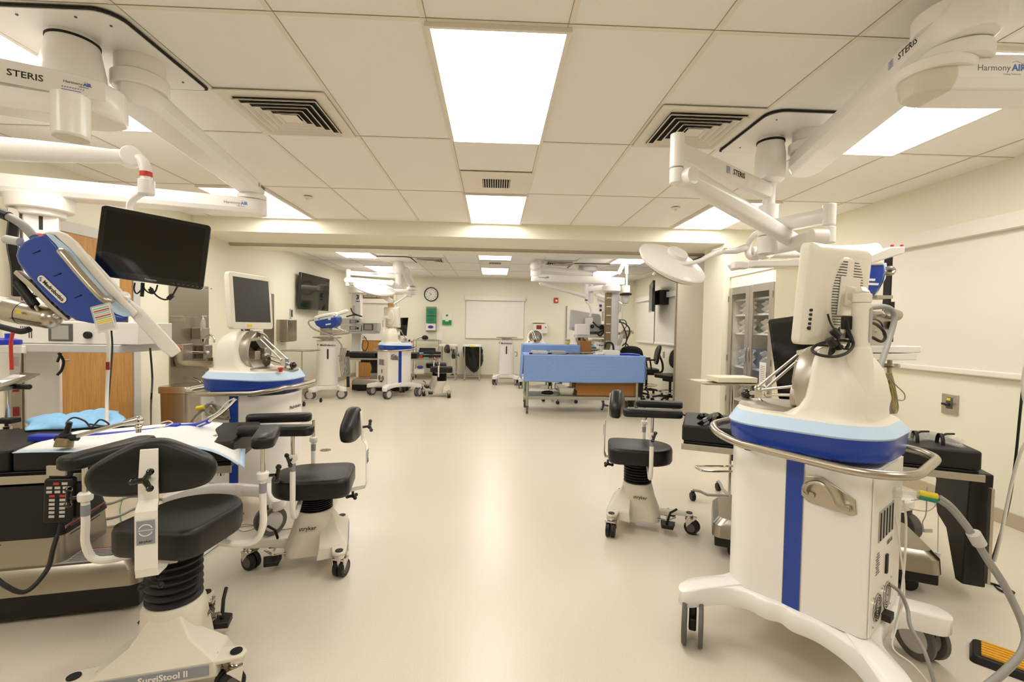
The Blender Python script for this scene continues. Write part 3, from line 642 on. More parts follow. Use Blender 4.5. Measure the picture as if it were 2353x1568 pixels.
def logo(par, T, s, steris=True):        # striped blue flag and the maker's name, in the plane of T
    if steris:
        m = MB(T)
        for k in range(6): m.tube([(x_*s*.9-.0, (k-2.5)*s*.16+math.sin(x_*7)*s*.05, 0) for x_ in [-.5+.125*q for q in range(9)]], s*.03, n=4)
        P('logo_flag', m, 'inkblue', par); text('STERIS', s*1.05, T @ Matrix.Translation((s*2.9,0,0)), 'ink', par, bold=.0003, sx=1.05)
    else:
        text('Harmony', s, T @ Matrix.Translation((0,0,0)), 'inkgrey', par); text('AIR', s*1.02, T @ Matrix.Translation((s*2.85,0,0)), 'inkblue', par, bold=.0012)
        m = MB(T); m.tube([(s*(2.1+.15*q), s*.62+s*.14*math.sin(q*.55), 0) for q in range(10)], s*.03, n=4); P('logo_swoosh', m, 'inkblue', par)
        text('Ceiling Solutions', s*.3, T @ Matrix.Translation((s*2.1,-s*.72,0)), 'inkgrey', par)
# ---- left boom
bl = thing('ceiling_boom', 'white ceiling boom at upper left with long arms and a lettered label panel', 'ceiling boom', (-1.9,2.25,HC))
plate(bl, -2.35, -1.55, 1.96, 2.58, [.02,.02,.02,.09])
m = MB()
for x, y in ((-1.62,2.05),(-1.62,2.5),(-1.72,2.0),(-1.95,2.0)): m.cyl((x,y,HC-.012),(x,y,HC-.006),.005,n=8)
P('plate_screw', m, 'dgrey', bl)
m = MB(); m.lathe([(.110,2.33),(.118,2.35),(.112,2.42),(.094,2.52),(.085,2.57)], Matrix.Translation((-1.86,2.15,0)), n=40); P('spindle', m, 'pwhite', bl)
m = MB(); m.lathe([(.094,2.535),(.094,2.545)], Matrix.Translation((-1.86,2.15,0)), n=40); P('spindle_gap', m, 'dark', bl)
disc(bl, (-1.70,2.32), .115, 2.42, 2.485); disc(bl, (-1.70,2.32), .10, 2.485, 2.57)
a0, a1 = V((-1.70,2.32,2.32)), V((-1.86,3.66,2.30))
o, T = beam(bl, a0, a1, .20, .115, w2=.17, h2=.10)
logo(bl, tf(a0.lerp(a1,.93)+V((.0875,0,.055)), (-.118,.993,0), (0,0,1)), .028)
disc(bl, (-1.86,3.66), .10, 2.265, 2.305, name='pivot_disc')
b0, b1 = V((-1.86,3.66,2.15)), V((-3.42,3.19,2.15))
beam(bl, b0, b1, .20, .115, h2=.125, w2=.2)
n_ = V((.289,-.957,0))
logo(bl, tf(b0.lerp(b1,.07)+n_*.1005+V((0,0,.062)), (.957,.289,0), (0,0,1)), .028, False)
disc(bl, (-3.08,3.30), .17, 2.06, 2.155, taper=.01); disc(bl, (-3.08,3.30), .13, 2.02, 2.07)
# near arm with the label panel
c1, c0 = V((-1.715,1.978,2.145)), V((-2.775,1.448,2.145))
beam(bl, c1, c0, .34, .13, bev=.02)
LBL = .03; dirc = (c1-c0).normalized(); nc = V((dirc.y,-dirc.x,0))
T = tf(c1-dirc*LBL+nc*.1725+V((0,0,.064)), dirc, (0,0,1))
m = MB(T); m.box((-.01,0,.0),(.36,.072,.003)); P('label_plate', m, 'white', bl, bev=.001)
logo(bl, T @ Matrix.Translation((-.145,.003,.0022)), .031); logo(bl, T @ Matrix.Translation((.075,.012,.0022)), .0145, False)
m = MB(T)
for k in range(9): m.box((.045+.0075*k,-.008,.002),(.004,.003,.001))
m.box((.07,-.018,.002),(.055,.002,.001)); P('label_rule', m, 'inkblue', bl)
m = MB(); m.tube([c1-dirc*.05+V((0,0,.02))-V((0,0,.02)), c0+V((0,0,-.001))], .012, n=8); P('underside_rail', m, 'alu', bl)
m = MB(); cc = V((at(163,285,1.80).x,1.80,0)); m.lathe([(.052,2.0),(.056,2.005),(.056,2.15)], Matrix.Translation(cc), n=32); P('monitor_arm_hub', m, 'pwhite', bl)
m = MB(); m.lathe([(.053,1.996),(.053,2.001)], Matrix.Translation(cc), n=32); P('hub_cap', m, 'beige', bl)
beam(bl, (cc.x,cc.y,2.065), (-2.6,1.42,2.065), .085, .075, name='extension_arm', bev=.008)
def springarm(par, a, b, r0, r1, disc_r=.055, name='spring_arm', knuckle=True):
    a, b = V(a), V(b); T = frame(a, b-a, (0,0,1)); L = (b-a).length; m = MB(T)
    m.loft([[(x,y,z) for y,z in ell(w_*.8, w_, 16, p=3)] for x, w_ in ((0,r0*.9),(.06,r0),(L*.3,r0*.98),(L*.6,r0*.85),(L-.08,r1*.9),(L-.02,r1),(L,r1*.8))]); o = P(name, m, 'pwhite', par, ang=.9)
    if knuckle:
        for e in ((0,0,0),(L,0,0)):
            k = MB(T); k.cyl((e[0],-disc_r*.95,0),(e[0],disc_r*.95,0),disc_r,n=28); P('knuckle', k, 'pwhite', par, bev=.003)
    return o
j = at(300,362,2.62); sa0 = at(-60,338,2.25)
springarm(bl, sa0, j, .052, .038, disc_r=.05)
m = MB(); e0 = j; e1 = at(336,405,2.62); m.tube([e0, at(322,366,2.62), at(333,382,2.62), e1], .028, n=14, sm=3); P('elbow', m, 'pwhite', bl)
m = MB(); e2 = at(336,440,2.62); m.cyl(e1+V((0,0,.022)), e1+V((0,0,-.004)), .0295); P('red_band', m, 'red', bl)
m = MB(); m.cyl(V((e1.x,e1.y,e1.z-.02)), V((e1.x,e1.y,e1.z-.10)), .038, n=24); m.cyl(e1, V((e1.x,e1.y,e1.z-.03)), .027); P('swivel_collar', m, 'pwhite', bl, bev=.004)
# monitor
mt_ = thing('monitor', 'large black widescreen monitor tilted and hanging from the left ceiling arm', 'monitor', tuple(at(350,662,2.62)))
A_, B_, C_, D_ = at(229,470,2.50), at(482,520,2.72), at(472,662,2.72), at(222,640,2.50)
ux = (B_-A_).normalized(); uz = ((A_+B_)-(C_+D_)).normalized(); c = (A_+B_+C_+D_)/4; T = frame(c, ux, ux.cross(V((0,0,1))).cross(ux)); 
wv = ((B_-A_).length+(C_-D_).length)/2; hv = ((A_-D_).length+(B_-C_).length)/2
Tm = frame(c, ux, uz)                     # local x right, z up, y into the screen
m = MB(Tm @ Matrix.Rotation(PI/2,4,'X')); m.prism(rrect(wv,hv,.018,n=5), -.022, .022, top=None); P('bezel', m, 'gloss', mt_, bev=.004)
m = MB(Tm); m.box((0,.024,0),(wv*.985,.02,hv*.985)); m.box((0,.045,0),(wv*.5,.03,hv*.6)); P('rear_shell', m, 'white', mt_, bev=.004)
m = MB(Tm); m.box((0,-.0225,.008),(wv*.90,.002,hv*.84)); P('screen', m, 'screen', mt_)
text('Panasonic', .013, Tm @ tf((0,-.0245,-hv*.455),(1,0,0),(0,0,1)), 'lgrey', mt_)
m = MB(Tm)
for k in range(9): m.box((.10+.022*k,-.0225,-hv*.46),(.008,.002,.004))
P('control_keys', m, 'dgrey', mt_)
m = MB(); m.tube([V((e1.x,e1.y,e1.z-.09)), at(322,447,2.63), at(303,462,2.66), at(298,480,2.68), at(300,520,2.68), c+V((.0,.05,.02))], .017, n=12, sm=5); P('gooseneck', m, 'pwhite', mt_)
m = MB(); Y = 2.62
m.tube([at(310,650,Y),at(308,665,Y),at(314,675,Y),at(325,665,Y),at(327,650,Y)],.004,sm=4); m.tube([at(325,650,Y),at(335,668,Y),at(350,675,Y),at(358,668,Y),at(362,655,Y)],.004,sm=4)
m.tube([at(345,660,Y),at(360,680,Y),at(380,689,Y),at(395,680,Y),at(408,658,Y)],.0045,sm=4); m.cyl(at(387,687,Y),at(397,678,Y),.012); m.tube([at(328,650,Y),at(327,672,Y),at(326,682,Y)],.009); m.cyl(at(346,664,Y),at(350,673,Y),.012)
P('cable', m, 'cable', mt_)
# ---- right boom
br = thing('ceiling_boom', 'white ceiling boom at upper right with crossing lamp arms', 'ceiling boom', (1.75,2.93,HC))
plate(br, 1.54, 2.16, 2.59, 3.19, [.02,.02,.09,.02])
m = MB()
for x, y in ((1.63,3.1),(1.62,2.68),(2.05,2.66)): m.cyl((x,y,HC-.012),(x,y,HC-.006),.005,n=8)
P('plate_screw', m, 'dgrey', br)
sx, sy = 1.75, 2.95
m = MB(); m.lathe([(.06,2.28),(.085,2.30),(.09,2.36),(.088,2.46),(.078,2.53),(.076,2.57)], Matrix.Translation((sx,sy,0)), n=36); P('spindle', m, 'pwhite', br)
m = MB(); m.lathe([(.082,2.532),(.082,2.545)], Matrix.Translation((sx,sy,0)), n=36); P('spindle_gap', m, 'dark', br)
disc(br, (1.93,2.84), .115, 2.44, 2.50); disc(br, (1.93,2.84), .095, 2.5, 2.57)
r0_, r1_ = V((1.92,2.84,2.32)), V((1.64,1.60,2.36))
beam(br, r0_, r1_, .20, .125, w2=.2)
dr = (r1_-r0_).normalized(); nl = V((dr.y,-dr.x,0)); nl = nl if nl.x < 0 else -nl
logo(br, tf(r0_.lerp(r1_,.80)+nl*.1005+V((0,0,.075)), dr*-1 if 0 else (dr), (0,0,1)) if nl.cross(V((0,0,1))).dot(dr) < 0 else tf(r0_.lerp(r1_,.80)+nl*.1005+V((0,0,.075)), dr, (0,0,1)), .036)
disc(br, (1.66,1.66), .105, 2.31, 2.36); disc(br, (1.66,1.66), .13, 2.44, 2.5)
s0, s1 = V((1.62,1.70,2.205)), V((2.9,1.62,2.205))
beam(br, s0, s1, .19, .125, round_=(0,1)); 
m = MB(); m.loft([[(s0.x+x_, s0.y+y_, s0.z+z_) for y_,z_ in ((-.072*k_,.0),(-.095*k_,.035),(-.095*k_,.09),(-.075*k_,.124),(.075*k_,.124),(.095*k_,.09),(.095*k_,.035),(.072*k_,0))] for x_, k_ in ((-.10,.35),(-.08,.68),(-.04,.92),(.002,1.0))]); P('end_cap', m, 'beige', br, bev=.006)
logo(br, tf(V((1.74,1.70-.1025,2.27)), (s1-s0).normalized(), (0,0,1)), .030, False)
disc(br, (1.62,1.70), .12, 2.28, 2.32)
# lamp column under the spindle
lc = thing('lamp_arms', 'white lamp column and jointed spring arms under the right boom', 'lamp arm', (sx,sy,2.28))
m = MB(); m.cyl((sx,sy,2.30),(sx,sy,2.14),.036,n=24); P('shaft', m, 'pwhite', lc)
for z0, z1 in ((2.045,2.14),(1.945,2.04),(1.83,1.94)):
    m = MB(); m.cyl((sx,sy,z0),(sx,sy,z1),.058,n=28); P('column_collar', m, 'pwhite', lc, bev=.003)
q1 = atz(1556,352,2.235)
beam(lc, (sx,sy,2.185), (q1.x,q1.y,2.20), .062, .085, name='lamp_boom', bev=.012)
dq = (q1-V((sx,sy,2.2))); dq.z = 0; dq.normalize(); nq = V((dq.y,-dq.x,0)); nq = nq if nq.y < 0 else -nq
logo(lc, tf(V((sx,sy,2.2)).lerp(V((q1.x,q1.y,2.2)),.56)*1+nq*.0325+V((0,0,.038)), -dq, (0,0,1)), .042)
m = MB(); m.cyl((q1.x,q1.y,2.16),(q1.x,q1.y,2.33),.036,n=24); m.cyl((q1.x,q1.y,2.08),(q1.x,q1.y,2.155),.035,n=24); P('arm_post', m, 'pwhite', lc, bev=.004)
k0 = V((q1.x+.05,q1.y-.01,2.11)); k1 = at(1885,590,3.05)
springarm(lc, k0, k1, .055, .045, disc_r=.045)
q2 = atz(1905,500,1.985); beam(lc, (sx,sy,1.955), (q2.x,q2.y,1.955), .065, .085, name='lamp_boom', bev=.012)
m = MB(); m.cyl((q2.x,q2.y,1.94),(q2.x,q2.y,2.06),.034,n=20); m.cyl((q2.x,q2.y,1.84),(q2.x,q2.y,1.93),.036,n=20); P('arm_post', m, 'pwhite', lc, bev=.004)
k2 = V((q2.x-.06,q2.y-.0,1.875)); k3 = at(1742,582,3.35)
springarm(lc, k2, k3, .047, .034, disc_r=.045)
k4 = at(2000,577,3.25); springarm(lc, k3+V((.02,-.06,0)), k4, .045, .05, disc_r=.05)
m = MB(); m.tube([at(1778,545,3.1),at(1752,532,3.2),at(1727,548,3.3),at(1719,568,3.35),at(1721,588,3.35),at(1738,596,3.36)], .022, n=12, sm=4); P('yoke', m, 'pwhite', lc)
# surgical lamp head
lm = thing('surgical_lamp', 'round white surgical lamp head tilted on its yoke, right of centre', 'surgical lamp', tuple(at(1545,640,3.3)))
cl0 = at(1546,602,3.32); nb = V((.27,-.58,.77)).normalized(); T = zframe(cl0, nb)
m = MB(); m.lathe([(.02,-.055),(.20,-.05),(.235,-.035),(.25,-.015),(.248,.002),(.225,.012),(.16,.03),(.09,.05),(.06,.058),(.001,.06)], T, n=56); P('lamp_dome', m, 'pwhite', lm, ang=.8)
m = MB(); m.lathe([(.248,-.018),(.255,-.012),(.255,-.002),(.246,.004)], T, n=56, cap=False); P('rim', m, 'white', lm)
m = MB(); m.lathe([(.001,-.058),(.2,-.056),(.21,-.052)], T, n=40); P('lens', m, 'lensglass', lm)
m = MB(); m.lathe([(.075,.03),(.075,.08),(.062,.092),(.001,.095)], T, n=32); P('hub', m, 'pwhite', lm)
m = MB(); m.tube([T @ V((0,0,.06)), at(1560,607,3.22), at(1600,602,3.25), at(1632,587,3.3), at(1648,578,3.33)], [.012]*6+[.015]*6+[.018]*8, n=12, sm=5); P('yoke_arm', m, 'pwhite', lm)
m = MB(); m.cyl(at(1640,582,3.33),at(1660,576,3.34),.026); m.tube([at(1655,577,3.34),at(1690,576,3.35),at(1722,566,3.36)],[.022,.026,.030],n=12); P('yoke_joint', m, 'pwhite', lm)
m = MB(); m.box(at(1668,571,3.31),(.02,.01,.006)); P('warning_sticker', m, 'yellow', lm)
m = MB(); m.tube([T @ V((-.12,-.08,-.055)), T @ V((-.13,-.09,-.10))], .012); P('hand_grip', m, 'white', lm)
# black monitor behind the right console
bm_ = thing('monitor', 'large black monitor behind the right console cart, hanging low', 'monitor', tuple(at(1850,925,3.1)))
A_, B_, C_, D_ = at(1777,741,3.05), at(1925,722,2.75), at(1935,893,2.75), at(1777,925,3.05)
ux = (B_-A_).normalized(); uz = ((A_+B_)-(C_+D_)).normalized(); c = (A_+B_+C_+D_)/4; Tm = frame(c, ux, uz); wv = (B_-A_).length; hv = (A_-D_).length
m = MB(Tm @ Matrix.Rotation(PI/2,4,'X')); m.prism(rrect(wv,hv,.02,n=5), -.02, .02); P('bezel', m, 'gloss', bm_, bev=.003)
m = MB(Tm); m.box((0,-.0205,0),(wv*.9,.002,hv*.88)); P('screen', m, 'screen', bm_)
m = MB(); m.tube([k1, k1+V((.03,.0,-.1)), c+V((.02,.1,.25)), c+V((0,.06,.0))], .018, n=10, sm=4); P('hanger', m, 'pwhite', bm_)
# ================================================================ operating tables
def ortable(label, loc, rz, L=1.4, drop=False, name='operating_table', x_base=0, BL=1.14):
    t = thing(name, label, 'operating table', (loc[0],loc[1],0), rz); hw = .25
    for a, b in ((-L/2,-L/6-.003),(-L/6+.003,L/6-.003),(L/6+.003,L/2)) if drop else ((-L/2,-.103),(-.097,L/2)):
        m = MB(); m.prism(rrect(b-a,2*hw-.02,.02,cx=(a+b)/2),.675,.77); P('cushion', m, 'rubber', t, bev=.012, local=True)
    m = MB(); m.box((0,0,.66),(L-.02,2*hw-.03,.028)); m.box((0,0,.61),(L*.6,.34,.08)); P('table_frame', m, 'black', t, local=True, bev=.004)
    for s in (-1,1):
        m = MB(); m.box((0,s*(hw+.012),.647),(L,.01,.034)); r = P('side_rail', m, 'alu', t, local=True, bev=.001)
        for k in range(6): m = MB(); m.cyl((-L/2+.1+k*L/6,s*(hw+.0165),.647),(-L/2+.1+k*L/6,s*(hw+.0185),.647),.011); P('bolt', m, 'grey', r, local=True)
    xb = x_base
    m = MB(); m.loft([[(x+xb,y,z) for x,y in rrect(a,b,.05,n=5)] for z,a,b in ((.36,.46,.38),(.44,.42,.36),(.52,.44,.36),(.60,.5,.4))]); P('pedestal_bellows', m, 'rubber', t, local=True)
    m = MB(); m.loft([[(x+xb,y,z) for x,y in rrect(a,b,.05,n=5)] for z,a,b in ((.235,.46,.38),(.34,.45,.37),(.38,.44,.36))]); P('pedestal', m, 'steel', t, local=True)
    m = MB(); m.loft([[(x+xb-.02,y,z) for x,y in rrect(a,b,c_,n=6)] for z,a,b,c_ in ((.13,BL,.47,.05),(.20,BL-.01,.46,.05),(.235,BL-.07,.41,.05))]); P('base_cover', m, 'steel', t, local=True)
    m = MB(); m.box((xb-.02,0,.075 if BL > 1.1 else .10),(BL-.03,.43,.11 if BL > 1.1 else .06)); P('base_plinth', m, 'black', t, local=True, bev=.008)
    for x in (-BL*.4,BL*.37):
        for s in (-1,1):
            m = MB(); m.cyl((xb+x,s*.15-.02,.04),(xb+x,s*.15+.02,.04),.04); P('castor', m, 'rubber', t, local=True, bev=.004)
    return t
tl = ortable('black operating table at left with disposable pads and steel base', (-2.0,2.30), d(12), L=1.5, x_base=-.18)
W_ = W[tl.name]
m = MB(W_)                                  # warning labels on the steel base
m.box((-.18+.222,-.0,.32),(.002,.3,.15)); m.prism([(.02,-.19),(.3,-.19),(.3,-.05),(.02,-.05)], .2365, .2385); lb = P('warning_label', m, 'lgrey', tl)
m = MB(W_)
for k in range(8): m.box((.0445,-.01,.38-.018*k),(.002,.22,.006))
for k in range(7): m.box((.16,-.075-.016*k,.239),(.2,.005,.001))
P('label_text', m, 'inkgrey', lb); m = MB(W_); m.box((.0445,0,.39),(.0025,.3,.006)); m.box((.16,-.056,.2392),(.28,.006,.001)); P('label_stripe', m, 'red', lb)
m = MB(W_); m.box((-.25,-.183,.33),(.16,.004,.03)); bs = P('blue_sticker', m, 'inst_blue', tl); text('remanufactured', .02, W_ @ tf((-.25,-.1865,.33),(1,0,0),(0,0,1)), 'lgrey', bs)
# hand control with keys hanging from the rail
hc = thing('hand_control', 'black corded hand control with white and red keys on the left table rail', 'remote control', tuple(at(138,1202,1.98)))
o = at(139,1148,1.98); T = frame(o, (1,.2,-.04), (.05,.0,1)) ; Tz = T
m = MB(T); m.prism(rrect(.098,.185,.012,n=4), -.018, .018, Matrix.Rotation(PI/2,4,'X')); P('body', m, 'black', hc, bev=.006)
m = MB(T); m.box((.035,.02,-.01),(.06,.03,.15)); m.box((-.0,-.0,.105),(.075,.03,.03)); P('grip', m, 'rubber', hc, bev=.01)
kr, kw = MB(T), MB(T); 
for r in range(9):
    z = .072-.017*r
    cols = (-.028,0,.028) if r in (1,2) else ((-.005,.024) if r == 0 else ((-.018,.018)))
    for ci, x in enumerate(cols): (kr if (r == 0 and ci == 0) or r == 3 else kw).box((x,-.019,z),(.019,.003,.010))
P('red_keys', kr, 'red', hc); P('white_keys', kw, 'lgrey', hc)
m = MB(); p = o+V((0,-.02,.125)); m.box((p.x,p.y+.005,p.z),(.075,.012,.042)); P('rail_hook', m, 'alu', hc, bev=.002)
m = MB(); m.tube([o-V((0,0,.09)), at(133,1225,1.96), at(122,1262,1.93), at(108,1310,1.86), at(60,1360,1.8), at(10,1345,1.76), at(-40,1300,1.76)], [.005]*10+[.0085]*40, n=10, sm=7); P('coiled_cord', m, 'cable', hc)
# disposable pads on the table
def pad(name, pts, z, m_, label, nu=24, nv=12, th=.004, droop=0, seed=1, cat='pad'):
    A_, B_, C_, D_ = [V((p.x,p.y,0)) for p in pts]; rnd = random.Random(seed); ph = [rnd.uniform(0,6) for _ in range(4)]
    def fn(u, v):
        p = A_.lerp(B_,u).lerp(D_.lerp(C_,u),v); b = .004*math.sin(u*9+ph[0]+v*3)+.003*math.sin(v*11+ph[1]+u*5)
        return (p.x, p.y, z+.006+b - droop*max(0,(u-.78)/.22)**2*.07)
    return fn
fn = pad('p', (atz(38,1040,.775),atz(548,1030,.775),atz(556,968,.775),atz(190,990,.775)), .774, 'pad_white', '', droop=1)
s = thing('absorbent_pad', 'white absorbent pad with pale blue edges spread over the left table', 'absorbent pad', tuple(fn(.5,.5)))
P('sheet', MB().grid(fn, 30, 12), 'pad_white', s, solid=.003)
m = MB()
for a in ((0,0,1,0),(1,0,1,1)):
    m.grid(lambda u, v, a=a: V(fn(*( (u, -.006-.05*v) if a == (0,0,1,0) else (1+.028*v, u))))-V((0,0,.001)), 24, 2)
P('blue_border', m, 'pad_blue', s, solid=.003)
def heap(name, pts, z, h, label, m_, seed, cat='drape'):
    rnd = random.Random(seed); A_, B_, C_, D_ = [V((p.x,p.y,0)) for p in pts]; ph = [rnd.uniform(0,6) for _ in range(6)]
    def fn(u, v):
        p = A_.lerp(B_,u).lerp(D_.lerp(C_,u),v); e = (math.sin(PI*min(1,max(0,u)))**.5)*(math.sin(PI*min(1,max(0,v)))**.6)
        w_ = .55+.25*math.sin(u*7+ph[0])*math.cos(v*4+ph[1])+.16*math.sin(u*17+v*9+ph[2])+.09*math.sin(v*21-u*12+ph[3])
        return (p.x+.01*math.sin(v*9+ph[4]), p.y+.01*math.sin(u*11+ph[5]), z+h*e*w_)
    m = MB().grid(fn, 36, 18); return S(name, m, m_, label, cat, solid=.004)
heap('surgical_drape', (atz(60,990,.78),atz(300,978,.78),atz(275,945,.78),atz(60,965,.78)), .78, .075, 'crumpled light blue drape heaped at the back of the left table', 'drape2', 3)
# blue instrument lying on the pad
im = thing('flexible_instrument', 'long royal blue instrument lying on the white pad, tip curving up', 'surgical instrument', tuple(atz(300,1000,.76)))
m = MB(); m.tube([atz(72,1008,.775),atz(200,1003,.775),atz(330,992,.775),atz(400,982,.775),atz(450,978,.78),at(480,968,2.42)], .013, n=8, sm=4); P('shaft', m, 'inst_blue', im)
m = MB(); m.tube([at(480,968,2.42),at(505,952,2.42),at(525,935,2.42),at(542,918,2.42)], .008, n=8, sm=4); P('bending_tip', m, 'chrome', im)
m = MB(); m.tube([at(478,960,2.42),at(500,948,2.42),at(522,925,2.42),at(538,916,2.42)], .0035, n=6, sm=4); m.tube([at(355,986,2.42),at(378,980,2.42),at(396,973,2.42),at(388,968,2.42),at(370,972,2.42)], .0028, n=6, sm=4); m.tube([at(452,980,2.42),at(482,966,2.42),at(516,940,2.42)],.003,n=6,sm=4); P('wire', m, 'wcable', im)
m = MB(); m.box(atz(398,978,.785),(.06,.04,.02)); m.box(atz(115,1006,.78),(.16,.05,.03)); P('hub', m, 'inst_blue', im, bev=.006)
# clamp arm
ca = thing('retractor_clamp', 'steel retractor arm with black clamp handle resting over the left table', 'clamp', tuple(atz(150,1020,.74)))
m = MB(); p0, p1, p2 = at(175,1003,2.02), at(285,973,2.1), at(318,966,2.12); m.cyl(p0,p1,.009,.009); m.cyl(p1,p2,.012,.02,n=24); m.ball(p2,.02); m.cyl(p2+V((0,0,-.01)), p2+V((0,0,-.055)), .011); m.ball(p2+V((0,0,-.03)),.014); P('arm_rod', m, 'chrome', ca)
m = MB(); q = at(150,1003,2.02); m.cyl(q+V((0,-.01,-.045)), q+V((0,.0,-.01)), .032, .03); P('ball_housing', m, 'brass', ca, bev=.004)
m = MB(); m.cyl(q+V((-.035,0,-.01)), q+V((.05,0,-.005)), .014); m.cyl(q, q+V((.02,0,.06)), .014, .009); m.ball(q,.022); P('clamp_lever', m, 'rubber', ca)
m = MB(); m.tube([at(160,990,2.15),at(153,972,2.2),at(170,960,2.25),at(195,968,2.25),at(210,982,2.25),at(230,965,2.25),at(250,975,2.3),at(240,980,2.3),at(205,975,2.3)], .004, sm=6); S('thin_cable', m, 'cable', 'thin black cable looped over the blue drape on the left table', 'cable')
# arm board / leg clamp at right end of the left table
m2 = thing('table_clamp', 'chrome clamp with hanging crank at the right end of the left table', 'clamp', tuple(at(490,1095,2.3)))
m = MB(); m.cyl(at(465,1018,2.28),at(500,1005,2.32),.016); m.ball(at(466,1018,2.28),.018); m.cyl(at(462,1035,2.28),at(464,1020,2.28),.009); P('socket', m, 'chrome', m2)
m = MB(); m.tube([at(508,1010,2.3),at(509,1060,2.3)],.006); m.cyl(at(509,1060,2.3),at(508,1092,2.3),.009,.017); P('crank', m, 'chrome', m2)
m = MB(); m.box(at(505,1032,2.36),(.09,.10,.035)); m.box(at(490,1038,2.34),(.05,.05,.05)); P('bracket', m, 'black', m2, bev=.006)
m = MB(); m.tube([at(455,1062,2.3),at(478,1062,2.3),at(500,1050,2.32),at(505,1030,2.32)],.006,sm=4); P('steel_loop', m, 'steel_tube', m2)

tr_ = ortable('black operating table at right behind the console, leg section folded down', (1.84,2.63), d(-25), L=1.36, drop=True, x_base=.05, BL=1.06)
W_ = W[tr_.name]; L_R = .68
m = MB(W_); m.prism([(-.2,.02),(.2,.02),(.2,-.0),(.17,-.55),(.10,-.56),(-.02,-.34),(-.13,-.30),(-.17,-.2),(-.16,-.12),(-.2,-.08)], -.06, .03, frame((L_R,0,.635),(0,-1,0),(0,0,1)) @ Matrix.Rotation(PI/2,4,'X')); P('leg_section', m, 'black', tr_, bev=.006)
for s in (-1,):
    m = MB(W_); m.box((L_R+.035,s*.24,.37),(.012,.03,.46)); P('leg_rail', m, 'alu', tr_, bev=.001)
m = MB(W_); 
for z in (.53,.45,.23): m.cyl((L_R+.041,-.24,z),(L_R+.043,-.24,z),.010)
m.box((L_R+.02,-.15,.40),(.05,.06,.03)); P('leg_bracket', m, 'dgrey', tr_)
m = MB(); m.tube([atz(1604,968,.75),atz(1612,955,.79),atz(1628,960,.78),atz(1618,978,.75),atz(1632,985,.75),atz(1640,958,.80),atz(1655,962,.76),atz(1650,980,.75),atz(1664,970,.75)], .018, n=6, sm=4)
m.tube([atz(1600,980,.75),atz(1622,965,.8),atz(1648,952,.8),atz(1668,975,.75)], .014, n=5, sm=4); S('safety_strap', m, 'bag', 'bundle of shiny black straps on the left end of the right table', 'strap')
# corrugated hoses in a tied bundle
hb = thing('breathing_hoses', 'bundle of clear corrugated hoses tied with black bands on the right table', 'hose bundle', tuple(atz(2150,1020,.74)))
for dy, dz in ((0,0),(.035,.005),(-.035,.002),(.017,.03),(-.017,.03)):
    a_, b_, c_, e_ = [atz(x,y,.765) for x,y in ((2085,1012),(2125,1010),(2165,1018),(2205,1028))]; off = V((dy*.4,dy,dz))
    pts = spline([a_+off,b_+off,c_+off,e_+off], 14); m = MB(); m.tube(pts, [.014,.017]*22, n=10); P('hose', m, 'plastic_clear', hb)
for x, y in ((2102,1010),(2160,1016)):
    p = atz(x,y,.78); m = MB(); T = zframe(p+V((0,0,-.01)),(1,-.45,0)); m.lathe([(.045,-.008),(.045,.008)], T @ Matrix.Diagonal((.75,1.2,1,1)), n=20, cap=False); m.tube([T @ V((0,.036,0)), T @ V((.02,.05,.03)), T @ V((.04,.05,.07))], .004); P('tie_band', m, 'rubber', hb, solid=.003)
# cloud of pipes and the foot pedal
fp = thing('foot_pedal', 'black foot pedal with yellow ribbed tread on the floor, bottom right corner', 'foot pedal', (2.14,1.71,0), d(-47))
m = MB(); m.prism(rrect(.36,.17,.02,n=4),.0,.03, top=rrect(.34,.15,.02,n=4)); P('housing', m, 'rubber', fp, local=True, bev=.004)
m = MB(); m.box((-.015,0,.034),(.26,.115,.012)); 
for k in range(5): m.box((-.015,-.044+.022*k,.042),(.26,.009,.006))
P('tread', m, 'pedal_yellow', fp, local=True, bev=.002)
# wall outlet plate
ow = thing('wall_outlet', 'steel wall plate with yellow tag and black knob on the right wall', 'wall outlet', (XR,3.53,.70))
m = MB(); m.box((XR-.006,3.53,.78),(.012,.13,.16)); P('plate', m, 'alu', ow, bev=.003); m = MB(); m.box((XR-.014,3.53,.79),(.008,.05,.09)); P('socket', m, 'dgrey', ow, bev=.004)
m = MB(); m.box((XR-.02,3.53,.82),(.004,.03,.02)); P('tag', m, 'yellow', ow); m = MB(); m.cyl((XR-.016,3.53,.78),(XR-.05,3.53,.78),.014); m.box((XR-.045,3.53,.782),(.02,.055,.018)); P('switch_knob', m, 'gloss', ow, bev=.004)
# cords at the right edge
m = MB(); m.tube([V((2.52,1.66,2.2)),at(2420,420,2.0),at(2385,640,2.1),at(2352,880,2.15),at(2345,940,2.15),at(2333,1060,2.2),at(2318,1160,2.25),at(2292,1250,2.3),atz(2270,1325,.01),atz(2300,1358,.006),atz(2330,1362,.006),atz(2290,1345,.006),atz(2262,1338,.006)], .0055, sm=6); S('power_cord', m, 'cable', 'black cord hanging down to the floor at the right edge', 'cord')
m = MB(); m.tube([V((2.58,1.64,2.2)),at(2372,800,2.05),at(2368,980,2.1),at(2345,1040,2.15),at(2325,1110,2.2),at(2300,1230,2.2),at(2285,1290,2.25)], .007, sm=6); S('power_cord', m, 'wcable', 'pale grey cord hanging beside the black cord at the right edge', 'cord')
